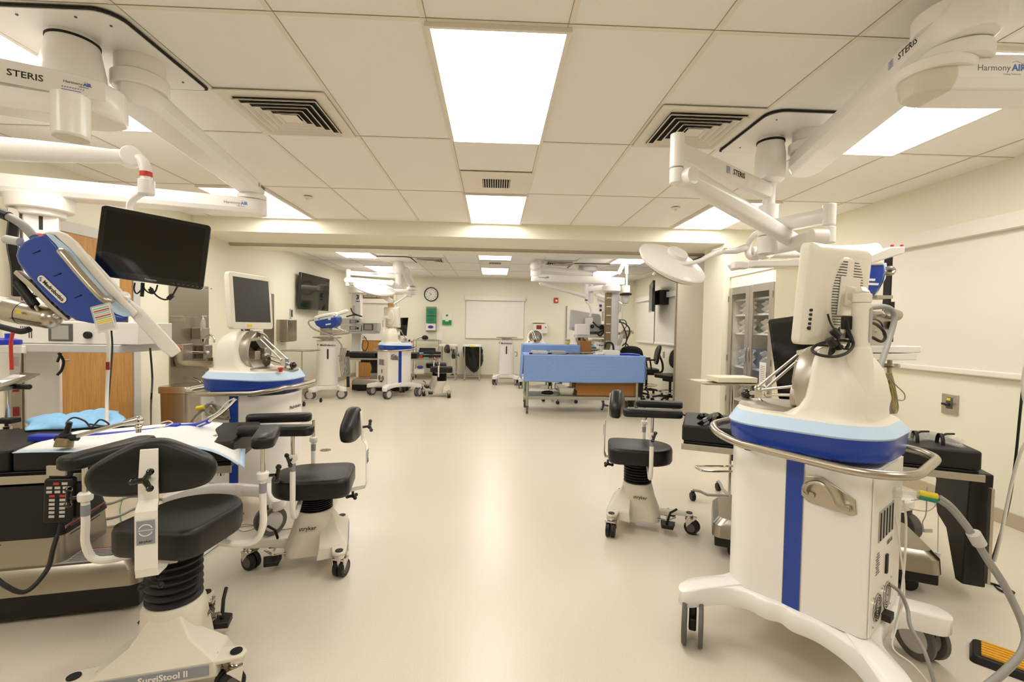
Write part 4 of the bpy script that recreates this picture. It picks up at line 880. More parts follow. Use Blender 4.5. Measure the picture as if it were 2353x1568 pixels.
# paired grey cables with yellow and green collars plugged into the right console
cb = thing('cable_pair', 'pair of thick grey cables with yellow and green collars plugged into the right console', 'cable', tuple(at(2330,1400,1.55)))
for dy, cm in ((0,'yellow'),(.012,'green')):
    off = V((.004,-.0,-dy)); m = MB()
    pts = [at(2155,1142,1.66),at(2185,1165,1.64),at(2225,1215,1.62),at(2265,1280,1.6),at(2310,1350,1.58),at(2350,1440,1.52),at(2345,1495,1.48),at(2300,1545,1.42),at(2230,1600,1.35)]
    m.tube([p+off for p in pts], .0095, n=12, sm=6); P('cable', m, 'gcable', cb)
    m = MB(); m.cyl(at(2108,1133,1.68)+off, at(2150,1142,1.66)+off, .0125, n=16); P('collar', m, cm, cb)
    m = MB(); m.cyl(at(2052,1128,1.70)+off, at(2108,1133,1.68)+off, .011, n=14); m.cyl(at(2040,1128,1.70)+off, at(2065,1129,1.70)+off, .015, n=14); P('plug', m, 'plastic_clear', cb)
m = MB(); p = at(2243,1238,1.61); m.cyl(p+V((-.012,0,.02)), p+V((.014,0,-.02)), .022, n=14); P('sleeve', m, 'lgrey', cb)
for pts, r_, mm, lb in (([at(2075,1150,1.72),at(2082,1200,1.72),at(2078,1300,1.72),at(2066,1400,1.68),at(2048,1470,1.62)], .004, 'wcable', 'thin white cable hanging straight down the back of the right console'),
    ([at(2040,1340,1.70),at(2068,1362,1.68),at(2085,1400,1.66),at(2092,1440,1.62),at(2125,1500,1.55),at(2150,1580,1.5),at(2160,1620,1.48)], .0065, 'gcable', 'grey cable leaving the bottom of the right console towards the floor'),
    ([at(2054,1150,1.72),at(2068,1260,1.72),at(2078,1360,1.7),at(2060,1440,1.64),at(2052,1490,1.6),at(2100,1530,1.55),at(2150,1590,1.5)], .003, 'wcable', 'thin pale cable looping under the rear leg of the right console')):
    m = MB(); m.tube(pts, r_, sm=6); S('loose_cable', m, mm, lb, 'cable')
# Mayo stand near the right table
def mayo(label, tx, ty, z, w_, dp, px_, py_, rz=0, rb=.19):
    t = thing('instrument_stand', label, 'instrument stand', (px_,py_,0))
    m = MB(); o = rrect(w_,dp,.03,cx=tx,cy=ty); i_ = rrect(w_-.04,dp-.04,.02,cx=tx,cy=ty)
    m.loft([[(x,y,z) for x,y in o],[(x,y,z+.012) for x,y in rrect(w_+.02,dp+.02,.04,cx=tx,cy=ty)],[(x,y,z+.012) for x,y in o],[(x,y,z+.003) for x,y in i_]]); P('tray', m, 'steel_tube', t)
    m = MB(); m.cyl((px_,py_,.045),(px_,py_,z-.01),.011); m.tube([(px_,py_,z-.008),(tx,ty,z-.004)],.009); P('pole', m, 'chrome', t)
    for k in range(4):
        a = rz+k*PI/2+.5; x, y = px_+rb*math.cos(a), py_+rb*math.sin(a)
        m = MB(); m.tube([(px_,py_,.055),(px_+rb*.6*math.cos(a),py_+rb*.6*math.sin(a),.05),(px_+rb*.8*math.cos(a),py_+rb*.8*math.sin(a),.075),(x,y,.08)],.011,n=6); f = P('foot', m, 'grey', t); m = MB(); m.cyl((x-.015,y,.032),(x+.015,y,.032),.032); m.box((x,y,.06),(.02,.03,.03)); P('castor', m, 'rubber', f, bev=.003)
    return t
mr = mayo('chrome instrument stand beside the right table, holding a foam tray', 1.76, 3.5, .93, .42, .3, 1.84, 3.5, rz=.9, rb=.27)
m = MB(); m.tube([(1.9,3.42,.27),(1.62,3.42,.27),(1.58,3.48,.27),(1.62,3.55,.27),(1.9,3.55,.27)],.009,n=8,sm=4); P('foot_loop', m, 'chrome', mr)
m = MB(); m.box((1.83,3.5,.962),(.30,.2,.04)); S('foam_tray', m, 'foam', 'cream foam tray on the chrome instrument stand at right', 'tray', bev=.006)
# storage cabinet with glass doors
cb = thing('storage_cabinet', 'tall cream storage cabinet with two glass doors on the right', 'cabinet', (3.25,5.17,0)); x0, x1, y0, y1, zt = 2.90, 3.60, 4.72, 5.63, 1.99
m = MB(); m.box((x1-.01,(y0+y1)/2,zt/2),(.02,y1-y0-.044,zt-.002)); m.box(((x0+x1)/2,y0+.01,zt/2),(x1-x0,.02,zt)); m.box(((x0+x1)/2,y1-.01,zt/2),(x1-x0,.02,zt)); m.box(((x0+x1)/2-.012,(y0+y1)/2,zt-.07),(x1-x0-.02,y1-y0-.044,.136)); m.box(((x0+x1)/2-.012,(y0+y1)/2,.05),(x1-x0-.02,y1-y0-.044,.096)); P('carcass', m, 'cabwhite', cb, bev=.003)
m = MB(); m.box(((x0+x1)/2,(y0+y1)/2,zt+.012),(x1-x0+.03,y1-y0+.03,.03)); P('top', m, 'cabwhite', cb, bev=.003)
for z in (.5,.9,1.3,1.52,1.7): m = MB(); m.box(((x0+x1)/2+.02,(y0+y1)/2,z),(x1-x0-.06,y1-y0-.05,.02)); P('shelf', m, 'white', cb)
for a, b in ((y0,(y0+y1)/2-.002),((y0+y1)/2+.002,y1)):
    m = MB(); w_ = .07
    for yy in (a+w_/2+.002, b-w_/2-.002): m.box((x0-.01,yy,.98),(.022,w_,1.74))
    for z in (.15,1.81): m.box((x0-.01,(a+b)/2,z),(.0215,b-a-.004-2*w_-.0006,.085))
    dd = P('door', m, 'alu', cb, bev=.002); m = MB(); m.box((x0-.01,(a+b)/2,.98),(.004,b-a-.14,1.6)); P('pane', m, 'glass', dd)
    m = MB(); hy = b-.03 if a == y0 else a+.03; m.box((x0-.028,hy,1.06),(.012,.02,.16)); P('handle', m, 'chrome', dd, bev=.003)
    m = MB(); hh = a-.0 if a == y0 else b+.0
    for z in (.5,1.0,1.72): m.box((x0-.022,hh,z),(.008,.012,.07))
    P('hinge', m, 'brass', dd)
rnd = random.Random(5); n = 0
for z, hh in ((1.53,.13),(1.31,.15),(.91,.2),(.51,.22),(.11,.25)):
    for yy in (4.95,5.4):
        w_ = rnd.uniform(.25,.34); xx = 3.22
        lb = {1.53:'top',1.31:'second',.91:'third',.51:'fourth',.11:'bottom'}[z]; sd = 'nearer' if yy < 5.2 else 'farther'
        m = MB(); m.grid(lambda u, v: (xx-.22+.02*math.sin(v*14+u*5), yy-w_/2+w_*u, z+hh*v+.012*math.sin(u*12)), 10, 10); m.box((xx,yy,z+hh*.45),(.36,w_*.9,hh*.9)); S('supply_pack', m, 'packgrey' if z > 1.2 else 'lgrey', 'pale wrapped supply pack behind the %s door on the %s shelf' % (sd, lb), 'supply pack', group='packs in the glass cabinet')
m = MB(); m.box((x0-.0225,4.86,.86),(.002,.12,.28)); sg = S('paper_notice', m, 'white', 'white paper notice taped to the glass cabinet door', 'notice')
m = MB()
for k in range(9): m.box((x0-.0245,4.86,.96-.02*k),(.001,.08,.004))
P('print', m, 'inkgrey', sg)
# ================================================================ near left equipment
svc = thing('service_column', 'white service column marked 1 with shelf, hanging from the left boom', 'service column', (-3.08,3.30,.55))
CT = Matrix.Translation((at(96,700,3.24).x,3.24,0)) @ Matrix.Rotation(d(38),4,'Z')
m = MB(CT); m.box((0,.08,1.30),(.17,.15,1.5)); P('column_body', m, 'pwhite', svc, bev=.01)
m = MB(CT); m.box((-.125,.06,1.3),(.055,.12,1.5)); P('outlet_strip', m, 'alu', svc, bev=.004)
m = MB()
m = MB(CT)
for z in (.72,.88,1.05,.58): m.box((-.125,-.002,z),(.03,.006,.06))
P('red_socket', m, 'darkred', svc)
text('1', .12, CT @ tf((.0,.004,1.965),(1,0,0),(0,0,1)), 'ink', svc, bold=.004)
m = MB(CT); m.box((.0,.004,1.885),(.075,.003,.03)); P('red_bar', m, 'red', svc)
m = MB(); m.box((-2.70,3.12,1.155),(.86,.42,.05)); sh = P('shelf', m, 'lgrey', svc, bev=.006)
m = MB(); m.box((-2.94,2.905,1.145),(.26,.02,.045)); P('shelf_rail', m, 'white', sh, bev=.004)
m = MB(); m.tube([at(135,812,3.1),at(146,830,3.1),at(142,850,3.1),at(132,862,3.1)],.008,sm=4); m.tube([at(140,812,3.1),at(132,832,3.1)],.007); P('cable_loop', m, 'cable', svc)
def box_unit(name, label, c, s_, cat='medical device', bm='white', scr=None, knob_=None, slots=True, rz=0, grp=None):
    t = thing(name, label, cat, (c[0],c[1],c[2]-s_[2]/2), rz, grp); h = s_[2]
    m = MB(); m.box((0,0,h/2),s_); P('housing', m, bm, t, bev=.004, local=True); y = -s_[1]/2
    if scr:
        x, z, w_, hh = scr; m = MB(); m.box((x,y-.002,z),(w_*1.4,.004,hh*1.25)); P('screen_frame', m, 'dgrey', t, local=True); m = MB(); m.box((x,y-.005,z),(w_,.004,hh)); P('screen', m, 'grey', t, local=True)
    if knob_: m = MB(); m.cyl((knob_[0],y,knob_[1]),(knob_[0],y-.02,knob_[1]),.022); P('dial', m, 'rubber', t, local=True, bev=.003)
    if slots:
        m = MB()
        for k in range(5): m.box((-s_[0]*.36+.012*k,y-.001,h*.72),(.004,.002,.01))
        for k in range(2): m.box((-s_[0]*.30+.014*k,y-.001,h*.4),(.004,.002,.045))
        P('slots', m, 'ink', t, local=True)
    return t
box_unit('endoscopy_unit', 'white endoscopy unit with small screen and dial on the left column shelf', (at(185,760,3.0).x,3.08,1.25), (.80,.30,.135), scr=(-.055,.068,.10,.085), knob_=(.11,.055))
t = thing('monitor', 'small white framed monitor at the right end of the left column shelf', 'monitor', (-2.42,3.1,1.18))
m = MB(); m.box((-2.42,3.1,1.30),(.26,.10,.21)); P('housing', m, 'white', t, bev=.01); m = MB(); m.box((-2.42,3.048,1.31),(.2,.004,.15)); P('screen', m, 'screen_grey', t)
m = MB(); m.box((-2.42,3.1,1.19),(.10,.14,.02)); P('stand', m, 'white', t, bev=.003)
t = box_unit('light_source', 'beige light source standing on top of the endoscopy unit, far left', (-3.0,3.20,1.375), (.36,.24,.10), bm='beige', slots=False)
m = MB(); m.tube([at(345,800,3.0),at(350,870,3.0),at(347,930,3.0),atz(347,985,.3)],.0055,sm=5); S('power_cord', m, 'cable', 'black cord hanging from the left column shelf in front of the wall', 'cord')
m = MB(); m.tube([at(256,760,2.75),at(258,800,2.75),at(254,860,2.7),at(248,930,2.6),at(243,975,2.5)],.0045,sm=5); S('power_cord', m, 'cable', 'thin black cord hanging beside the white hose at left', 'cord')
wh = thing('hanging_hose', 'white hose with dark red band hanging in front of the wooden door', 'hose', tuple(atz(246,975,.76)))
m = MB(); m.tube([at(240,755,2.45),at(248,775,2.45),at(249,830,2.45),at(246,900,2.45),at(245,975,2.4)],.0075,sm=5); P('hose', m, 'wcable', wh); m = MB(); m.cyl(at(247.6,832,2.445),at(247.6,850,2.445),.0083); P('band', m, 'darkred', wh)
# ---- robot head over the left table
def robot_near():
    t = thing('surgical_robot', 'blue and white robot head slanting down to the right over the left table', 'surgical robot', tuple(at(200,740,2.1)))
    Y0, TH = 1.98, _ray(290,640).normalized()*.2
    def sl(name, px, mt, y=0, th=1, bev=.01, **k): m = MB(); m.slab([at(x,yy,Y0+y) for x,yy in px], TH*th); return P(name, m, mt, t, bev=bev, **k)
    sl('blue_cover', [(76,545),(108,538),(130,562),(165,610),(205,655),(245,700),(265,722),(296,730),(288,738),(250,744),(212,744),(175,737),(150,722),(110,685),(65,635),(42,605),(36,588),(40,572),(55,556)], 'blue', bev=.02)
    sl('light_blue_band', [(104,537),(122,540),(160,572),(210,632),(245,672),(266,692),(295,716),(302,727),(285,729),(266,722),(240,696),(200,652),(160,606),(128,562)], 'ltblue', y=-.004, th=1.03, bev=.004)
    sl('white_cover', [(92,538),(112,531),(135,531),(155,538),(172,552),(205,592),(250,645),(290,690),(318,718),(305,730),(268,694),(245,673),(210,633),(160,573),(125,540)], 'white', y=.0, th=1, bev=.016)
    sl('feed_rail', [(190,576),(204,585),(300,690),(330,712),(412,800),(417,808),(395,823),(370,805),(310,738),(262,680)], 'pwhite', y=.02, th=.5, bev=.01)
    m = MB(); m.cyl(at(405,800,2.02),at(412,806,2.02),.012); P('red_latch', m, 'red', t)
    m = MB(); m.lathe([(.022,0),(.022,.012),(.012,.016)], zframe(at(288,683,2.0),(0,-1,.1)), n=24); m.cyl(at(284,681,1.99),at(297,686,1.98),.006); P('latch_dial', m, 'pwhite', t)
    m = MB(); m.tube([at(146,582,1.97),at(141,578,1.92),at(150,588,1.91),at(190,636,1.91),at(230,680,1.91),at(247,692,1.92),at(252,687,1.97)], .0145, n=14, sm=4); P('carry_handle', m, 'steel_tube', t)
    u = (at(145,688,Y0)-at(97,642,Y0)).normalized(); nn = V((0,-1,0)); o = at(121,665,Y0)+nn*.002; T = tf(o, u, u.cross(nn) if 0 else nn.cross(u))
    m = MB(T); m.prism(rrect(.145,.03,.0145,n=6),-.001,.002); P('name_badge', m, 'cream', t, bev=.001); text('Medrobotics', .021, T @ Matrix.Translation((.01,0,.0035)), 'ink', t, bold=.0004)
    m = MB(T); m.tube([(-.058,.006,.003),(-.064,.002,.003),(-.058,-.002,.003),(-.052,-.006,.003),(-.058,-.009,.003)],.002,n=5,sm=4); P('badge_swirl', m, 'inkblue', t)
    m = MB()
    for x, y in ((82,580),(130,632),(178,682)): m.slab([at(x-9,y+3,Y0-.003),at(x+9,y-5,Y0-.003),at(x+8,y-2,Y0-.003)], V((0,.006,0)))
    P('vent_notch', m, 'dark', t)
    m = MB(); m.slab([at(x,y,Y0+.03) for x,y in ((30,628),(36,621),(72,650),(120,700),(160,736),(150,738),(112,708),(66,662))], TH*.7); P('mounting_plate', m, 'alu', t, bev=.003)
    m = MB()
    for k in range(9): p = at(66+11*k,644+10.3*k,2.06); m.box(p,(.008,.06,.008))
    P('rail_bolt', m, 'rubber', t)
    m = MB(); m.cyl(at(40,650,2.03),at(80,702,2.03),.018,n=14); P('gas_strut', m, 'rubber', t); m = MB(); m.cyl(at(80,702,2.03),at(98,732,2.03),.006); m.ball(at(98,732,2.03),.012); m.ball(at(82,678,2.05),.012); m.ball(at(128,726,2.05),.014); P('strut_rod', m, 'chrome', t)
    m = MB(); m.tube([at(-30,478,2.1),at(5,492,2.1),at(30,503,2.1),at(55,520,2.1),at(78,545,2.1)],.017,n=12,sm=5); P('supply_hose', m, 'gcable', t)
    m = MB(); m.tube([at(-30,480,2.1),at(0,490,2.1),at(20,498,2.1)],.021,n=10); P('hose_cuff', m, 'rubber', t)
    m = MB(); m.cyl(at(15,550,2.05),at(46,556,2.05),.018,n=14); m.ball(at(16,551,2.05),.018); P('lever', m, 'lgrey', t)
    m = MB(); m.cyl(at(-40,700,2.06),at(20,712,2.06),.05,n=24); P('arm_sleeve', m, 'white', t); 
    m = MB(); m.cyl(at(20,712,2.06),at(55,720,2.06),.05,n=24); m.cyl(at(56,720,2.06),at(112,732,2.06),.048,.044,n=24); m.ball(at(112,732,2.06),.044,n=20); P('arm_tube', m, 'steel_tube', t)
    m = MB(); T = tf(at(42,716,2.0),(1,0,-.12),(0,-.3,1)); m.prism([(-.014,-.01),(.014,-.01),(0,.014)],0,.001,T); P('warning_triangle', m, 'yellow', t)
    m = MB(); m.tube([at(-10,748,2.0),at(20,756,2.0),at(48,762,2.0),at(68,757,2.0)],.012,n=8,sm=3); P('lock_lever', m, 'rubber', t)
    # ribbon cable behind
    m = MB(); m.tube([at(32,510,2.2),at(28,560,2.2),at(38,620,2.22),at(40,680,2.24)],.02,n=8,sm=4); P('cable_bundle', m, 'cable', t)
    return t
robot_near()
# hazard card hanging from the handle
hcrd = thing('hanging_card', 'laminated card with red, yellow and green lines hanging from the robot handle', 'card', tuple(at(240,760,1.88)))
T = tf(at(239,731,1.88), V((1,0,.28)), (-.28,0,1)); w_, h_ = .082, .108
m = MB(T); m.prism(rrect(w_,h_,.006,n=3),-.001,.0); P('laminate', m, 'rimglass', hcrd)
m = MB(T); m.box((0,0,.0012),(w_*.82,h_*.88,.001)); P('sheet', m, 'white', hcrd)
for nm, mt, rows in (('green_line','glovebox',(.040,.024,-.0,)),('red_line','red',(.031,.008)),('yellow_line','yellow',(-.016,-.009)),('grey_line','lgrey',(.016,-.024,-.03,-.036,-.042))):
    m = MB(T)
    for z in rows: m.box((0,z,.002),(w_*.76,.0048,.0006))
    P(nm, m, mt, hcrd)
# fluid canisters, tray stand at far left
t = thing('fluid_canister', 'clear suction canister with blue lid at the far left edge', 'canister', (-2.62,2.55,.98))
m = MB(); m.lathe([(.05,.98),(.06,1.12),(.062,1.19)], Matrix.Translation((-2.62,2.6,0)), n=24); P('jar', m, 'plastic_clear', t); m = MB(); m.lathe([(.066,1.19),(.066,1.215),(.03,1.225)], Matrix.Translation((-2.62,2.6,0)), n=24); m.cyl((-2.6,2.6,1.22),(-2.6,2.6,1.25),.016); P('lid', m, 'inst_blue', t)
m = MB(); m.box((-2.60,2.55,.965),(.16,.16,.02)); m.tube([(-2.6,2.6,.965),(-2.95,3.1,.965)],.012); P('holder', m, 'alu', t)
m = MB(); m.tube([at(33,755,2.5),at(27,775,2.5),at(25,795,2.5),at(27,850,2.5)],.008,sm=4); P('red_tube', m, 'red', t)
t = thing('instrument_stand', 'steel tray on a chrome pole at the far left, in front of the column', 'instrument stand', (-2.9,2.85,0))
c4 = [atz(-30,882,1.0),atz(-10,893,1.0),atz(92,858,1.0),atz(40,856,1.0)]
m = MB(); m.slab([V(p)-V((0,0,.012)) for p in c4], (0,0,.012)); P('tray', m, 'steel_tube', t, bev=.004); m = MB(); m.slab([V(c4[0]).lerp(V(c4[2]),.15)+V((0,0,.001)),V(c4[1]).lerp(V(c4[3]),.25)+V((0,0,.001)),V(c4[2]).lerp(V(c4[0]),.3)+V((0,0,.001)),V(c4[3]).lerp(V(c4[1]),.2)+V((0,0,.001))],(0,0,.003)); S('paper_towel', m, 'pad_white', 'white paper sheet lying on the far left tray', 'paper')
m = MB(); q = atz(15,882,.986); m.cyl((q.x,q.y,.986),(q.x,q.y,.76),.013); m.cyl((q.x,q.y,.76),(q.x,q.y,.0),.02); P('pole', m, 'chrome', t)
m = MB(); m.box((q.x,q.y,.79),(.09,.06,.025)); P('clamp_block', m, 'rubber', t, bev=.004); m = MB(); m.cyl((q.x,q.y,.97),(q.x+.12,q.y,.97),.014); P('clamp_handle', m, 'rubber', t, bev=.004)
# ---- scrub sink on the left wall
m = MB(); m.box((XL+.008,5.625,1.03),(.010,.70,1.48)); S('splash_panel', m, 'steel', 'tall stainless steel splash panel behind the sink on the left wall', 'wall panel')
sk = thing('scrub_sink', 'stainless steel wall sink with gooseneck tap on the left', 'sink', (XL+.2,5.6,.85))
m = MB(); x0, x1, y0, y1 = XL+.012, XL+.46, 5.32, 5.92
m.loft([[(x,y,z-.04) for x,y in rrect((x1-x0)*a,(y1-y0)*a,.03,n=4,cx=(x0+x1)/2-(x1-x0)*(1-a)/2,cy=(y0+y1)/2)] for z,a in ((.83,.55),(.86,.88),(.90,.98),(.93,1.0))]+[[(x,y,z) for x,y in rrect((x1-x0)*.9,(y1-y0)*.9,.03,n=4,cx=(x0+x1)/2,cy=(y0+y1)/2)] for z in (.89,.85)]); P('basin', m, 'steel_tube', sk)
for yy, hh in ((5.42,.2),(5.8,.17)): m = MB(); m.box((x0+.05,yy,.88+hh/2),(.1,.18,hh)); P('backsplash', m, 'steel', sk, bev=.01)
m = MB(); b = V((XL+.2,5.58,.98)); m.tube([b,b+V((0,0,.12)),b+V((.02,0,.18)),b+V((.07,-.02,.2)),b+V((.12,-.03,.17)),b+V((.13,-.03,.11))],.010,n=10,sm=5); m.cyl((XL+.05,5.58,.97),b+V((.03,0,-.01)),.015); m.ball(b+V((.03,0,-.01)),.024); P('tap', m, 'chrome', sk)
m = MB(); m.tube([(XL+.2,5.6,.75),(XL+.2,5.6,.65),(XL+.16,5.6,.6),(XL+.12,5.6,.64),(XL+.06,5.6,.66)],.02,n=12,sm=4); P('trap', m, 'chrome', sk)
t = thing('soap_dispenser', 'steel soap dispenser box on the panel above the sink tap', 'dispenser', (XL+.07,5.72,1.13)); m = MB(); m.box((XL+.07,5.72,1.19),(.11,.17,.13)); P('case', m, 'steel_tube', t, bev=.004); m = MB(); m.cyl((XL+.1,5.73,1.13),(XL+.1,5.73,1.09),.02,.01); P('nozzle', m, 'rubber', t)
t = thing('soap_bottle', 'clear pump soap bottle standing on the steel soap dispenser', 'bottle', (XL+.08,5.75,1.258)); m = MB(); m.lathe([(.026,1.258),(.028,1.30),(.026,1.34),(.012,1.36)], Matrix.Translation((XL+.08,5.75,0))); P('bottle', m, 'plastic_clear', t); m = MB(); m.cyl((XL+.08,5.75,1.36),(XL+.08,5.75,1.395),.006); m.cyl((XL+.08,5.75,1.36),(XL+.08,5.75,1.372),.014); m.box((XL+.095,5.75,1.40),(.05,.014,.01)); P('pump', m, 'white', t)
m = MB(); m.box((XL+.085,5.40,1.385),(.14,.24,.008)); m.box((XL+.02,5.40,1.36),(.01,.24,.05)); S('steel_shelf', m, 'steel_tube', 'small steel shelf on the splash panel left of the soap bottle', 'shelf')
# waste bin
t = thing('waste_bin', 'brushed steel waste bin with flat lid below the splash panel', 'bin', (-3.12,4.83,0))
m = MB(); m.loft([[(x-3.12,y+4.83,z) for x,y in rrect(a,b,.05,n=5)] for z,a,b in ((.0,.27,.33),(.02,.28,.34),(.62,.29,.36))]); P('body', m, 'steel', t); m = MB(); m.loft([[(x-3.12,y+4.83,z) for x,y in rrect(a,b,.05,n=5)] for z,a,b in ((.625,.31,.385),(.68,.31,.385),(.69,.30,.375))]); P('lid', m, 'steel_tube', t)
# second steel panel, towel dispenser, wall telephone plate, wall television
m = MB(); m.box((XL+.004,7.55,1.35),(.008,.34,.9)); S('wall_panel', m, 'steel', 'narrow steel wall panel behind the left console monitor', 'wall panel')
t = thing('towel_dispenser', 'steel paper towel dispenser on the left wall beside the grey screen', 'dispenser', (XL+.09,8.0,1.03)); m = MB(); m.box((XL+.09,8.0,1.21),(.18,.36,.36)); P('case', m, 'steel_tube', t, bev=.006); m = MB(); m.box((XL+.10,8.0,1.027),(.1,.3,.01)); P('slot', m, 'dark', t)
m = MB(); m.box((XL+.01,8.35,1.505),(.02,.10,.16)); sp = S('wall_switch', m, 'lgrey', 'dark keypad plate on the left wall below the television', 'switch plate'); m = MB(); m.box((XL+.0215,8.35,1.505),(.003,.07,.12)); P('keypad', m, 'screen_grey', sp)
tv = thing('television', 'black television on the left wall of the far room', 'television', (XL+.1,9.1,1.62), 0)
T = Matrix.Translation((XL+.13,9.1,1.92)) @ Matrix.Rotation(d(-4),4,'Z') @ Matrix.Rotation(d(2),4,'Y'); m = MB(T); m.box((0,0,0),(.05,1.20,.66)); P('casing', m, 'gloss', tv, bev=.006); m = MB(T); m.box((.0255,0,.01),(.002,1.16,.61)); P('screen', m, 'screen', tv); m = MB(); m.box((XL+.056,9.1,1.92),(.1,.3,.3)); P('bracket', m, 'black', tv)
# floor drain and floor cables
p = atz(748,1035,0); m = MB(); m.cyl((p.x,p.y,0),(p.x,p.y,.003),.055,n=28); dn = S('floor_drain', m, 'brass', 'small round metal drain cover in the floor of the aisle', 'drain')
m = MB()
for a, b in ((-.02,.02),(.015,-.01),(.0,.03),(-.03,-.015)): m.cyl((p.x+a,p.y+b,.003),(p.x+a,p.y+b,.0036),.006,n=8)
P('drain_hole', m, 'ink', dn)
for i, (pts, r_, mm, lb) in enumerate((
    ([(150,1170),(250,1158),(310,1140),(420,1150),(520,1120)],.008,'gcable','grey floor cable running behind the near left stool, farthest one'),
    ([(150,1205),(260,1190),(330,1165),(440,1185),(560,1180)],.008,'gcable','grey floor cable running behind the near left stool, middle one'),
    ([(160,1225),(300,1205),(400,1195),(470,1170)],.009,'gcable','grey floor cable behind the near left stool, nearest one'),
    ([(285,1135),(276,1180),(300,1230),(420,1290),(500,1255),(530,1225)],.0025,'green','thin green wire trailing on the floor under the near left stool'),
    ([(540,1215),(565,1205),(590,1212),(560,1222),(548,1213),(600,1208),(640,1218),(690,1212)],.002,'dgrey','thin dark wire curled on the floor between the two left stools'))):
    m = MB(); m.tube([atz(x,y,.008) for x,y in pts], r_, sm=6, n=6); S('floor_cable', m, mm, lb, 'cable')
# cord wrapped on the left console hook
t = thing('coiled_hose', 'grey cord with yellow plug coiled on the hook of the left console', 'cord', tuple(at(470,985,2.95)))
m = MB(); Y = 3.0; m.tube([at(438,985,Y),at(440,968,Y),at(455,950,Y),at(470,940,Y),at(482,928,Y),at(498,930,Y),at(503,945,Y),at(490,955,Y),at(476,948,Y),at(474,932,Y),at(490,924,Y)],.009,sm=5); P('cord', m, 'gcable', t)
m = MB(); m.cyl(at(452,939,Y-.01),at(470,936,Y-.01),.013); P('yellow_plug', m, 'yellow', t); m = MB(); m.cyl(at(436,990,Y),at(442,972,Y),.014); P('black_plug', m, 'rubber', t)
# ---- robot behind the right console
t = thing('surgical_robot', 'blue and white robot head behind the right console monitor', 'surgical robot', tuple(at(2010,690,2.9)))
Y0 = 2.75
def sl(name, px, mt, y=0, th=.24, bev=.01): m = MB(); m.slab([at(a,b,Y0+y) for a,b in px], (0,th,0)); return P(name, m, mt, t, bev=bev)
sl('blue_cover', [(1975,610),(2034,608),(2034,625),(2030,648),(2018,668),(2010,676),(1975,676)], 'blue', bev=.012); sl('light_blue_band', [(2030,606),(2038,604),(2040,618),(2036,640),(2018,672),(2010,680),(2028,648),(2034,625)], 'ltblue', y=.02)
sl('white_cover', [(1972,595),(2030,598),(2034,609),(1975,611)], 'beige', y=-.01)
for (a, b), mt in zip((((1988,640),(2012,643)),((1990,650),(2020,655))), ('white','white')): sl('sticker', [(a[0]+3,a[1]),(b[0],a[1]+1),(b[0]-2,a[1]+6),(a[0],a[1]+5)], 'white', y=-.003, th=.004, bev=0)
m = MB(); m.slab([at(x,y,2.45) for x,y in ((1975,598),(2045,568),(2080,566),(2080,582),(2060,588),(1985,612))], (0,.09,0)); P('feed_rail', m, 'pwhite', t, bev=.006)
m = MB(); 
for x in (2050,2072): m.cyl(at(x,567,2.49),at(x,563,2.49),.008)
P('red_latch', m, 'red', t)
m = MB(); m.slab([at(x,y,2.6) for x,y in ((1683,606),(1700,600),(1850,594),(1850,612),(1735,613),(1693,620))], (0,.07,0)); m.box(at(1700,610,2.56),(.08,.05,.04)); P('camera_rail', m, 'pwhite', t, bev=.006)
m = MB(); m.tube([at(2036,618,2.7),at(2048,616,2.68),at(2054,622,2.68),at(2048,629,2.68),at(2034,628,2.7)],.012,sm=4); P('carry_handle', m, 'steel_tube', t)
m = MB(); m.box(at(2015,684,2.8),(.10,.12,.02)); P('mounting_plate', m, 'alu', t)
m = MB(); m.box(at(2040,640,2.95),(.014,.05,.35)); m.box(at(2040,740,2.95),(.04,.05,.26)); P('support_post', m, 'black', t)
rb = thing('robot_cart', 'robot cart behind the right console with metal arm joint and grey hose', 'medical cart', tuple(atz(1.0,1.0,0)) if 0 else (2.5,3.12,0))
Y0 = 2.85
m = MB(); m.slab([at(x,y,Y0) for x,y in ((1995,715),(2045,715),(2058,722),(2060,745),(2048,768),(2046,800),(1995,800))], (0,.12,0)); P('arm_joint', m, 'alu', rb, bev=.012)
m = MB(); m.cyl(at(2040,718,2.83),at(2062,726,2.86),.035,n=20); m.cyl(at(2010,728,2.84),at(2010,728,2.81),.012); m.cyl(at(2030,724,2.84),at(2030,724,2.81),.012); m.cyl(at(2012,762,2.84),at(2012,762,2.81),.01); P('joint_barrel', m, 'steel_tube', rb, bev=.004)
m = MB(); m.box(at(2048,748,2.83),(.03,.02,.05)); P('joint_gap', m, 'black', rb)
m = MB(); m.tube([at(1995,708,2.7),at(2030,705,2.7),at(2050,714,2.7),at(2055,735,2.7),at(2046,770,2.68),at(2030,820,2.62),at(2012,872,2.55)],.016,n=12,sm=5); P('supply_hose', m, 'gcable', rb)
m = MB(); m.tube([at(1985,740,2.3),at(2010,744,2.35),at(2028,758,2.4),at(2034,775,2.4),at(2025,785,2.38),at(2005,776,2.36)],.008,n=8,sm=5); m.tube([at(1988,740,2.3),at(2010,734,2.35),at(2026,745,2.4),at(2030,770,2.4)],.004,sm=5); P('black_cable', m, 'cable', rb)
for y0_, y1_, xr_ in ((796,811,2116),(813,828,2107)):
    m = MB(); m.slab([at(x,y,2.75) for x,y in ((1990,y0_),(xr_,y0_),(xr_,y1_),(1990,y1_))], (0,.28,0)); P('drawer_tray', m, 'pwhite', rb, bev=.004)
m = MB(); m.slab([at(x,y,2.7) for x,y in ((1990,828),(2030,828),(2032,880),(1990,880))], (0,.3,0)); P('column_box', m, 'alu', rb, bev=.01)
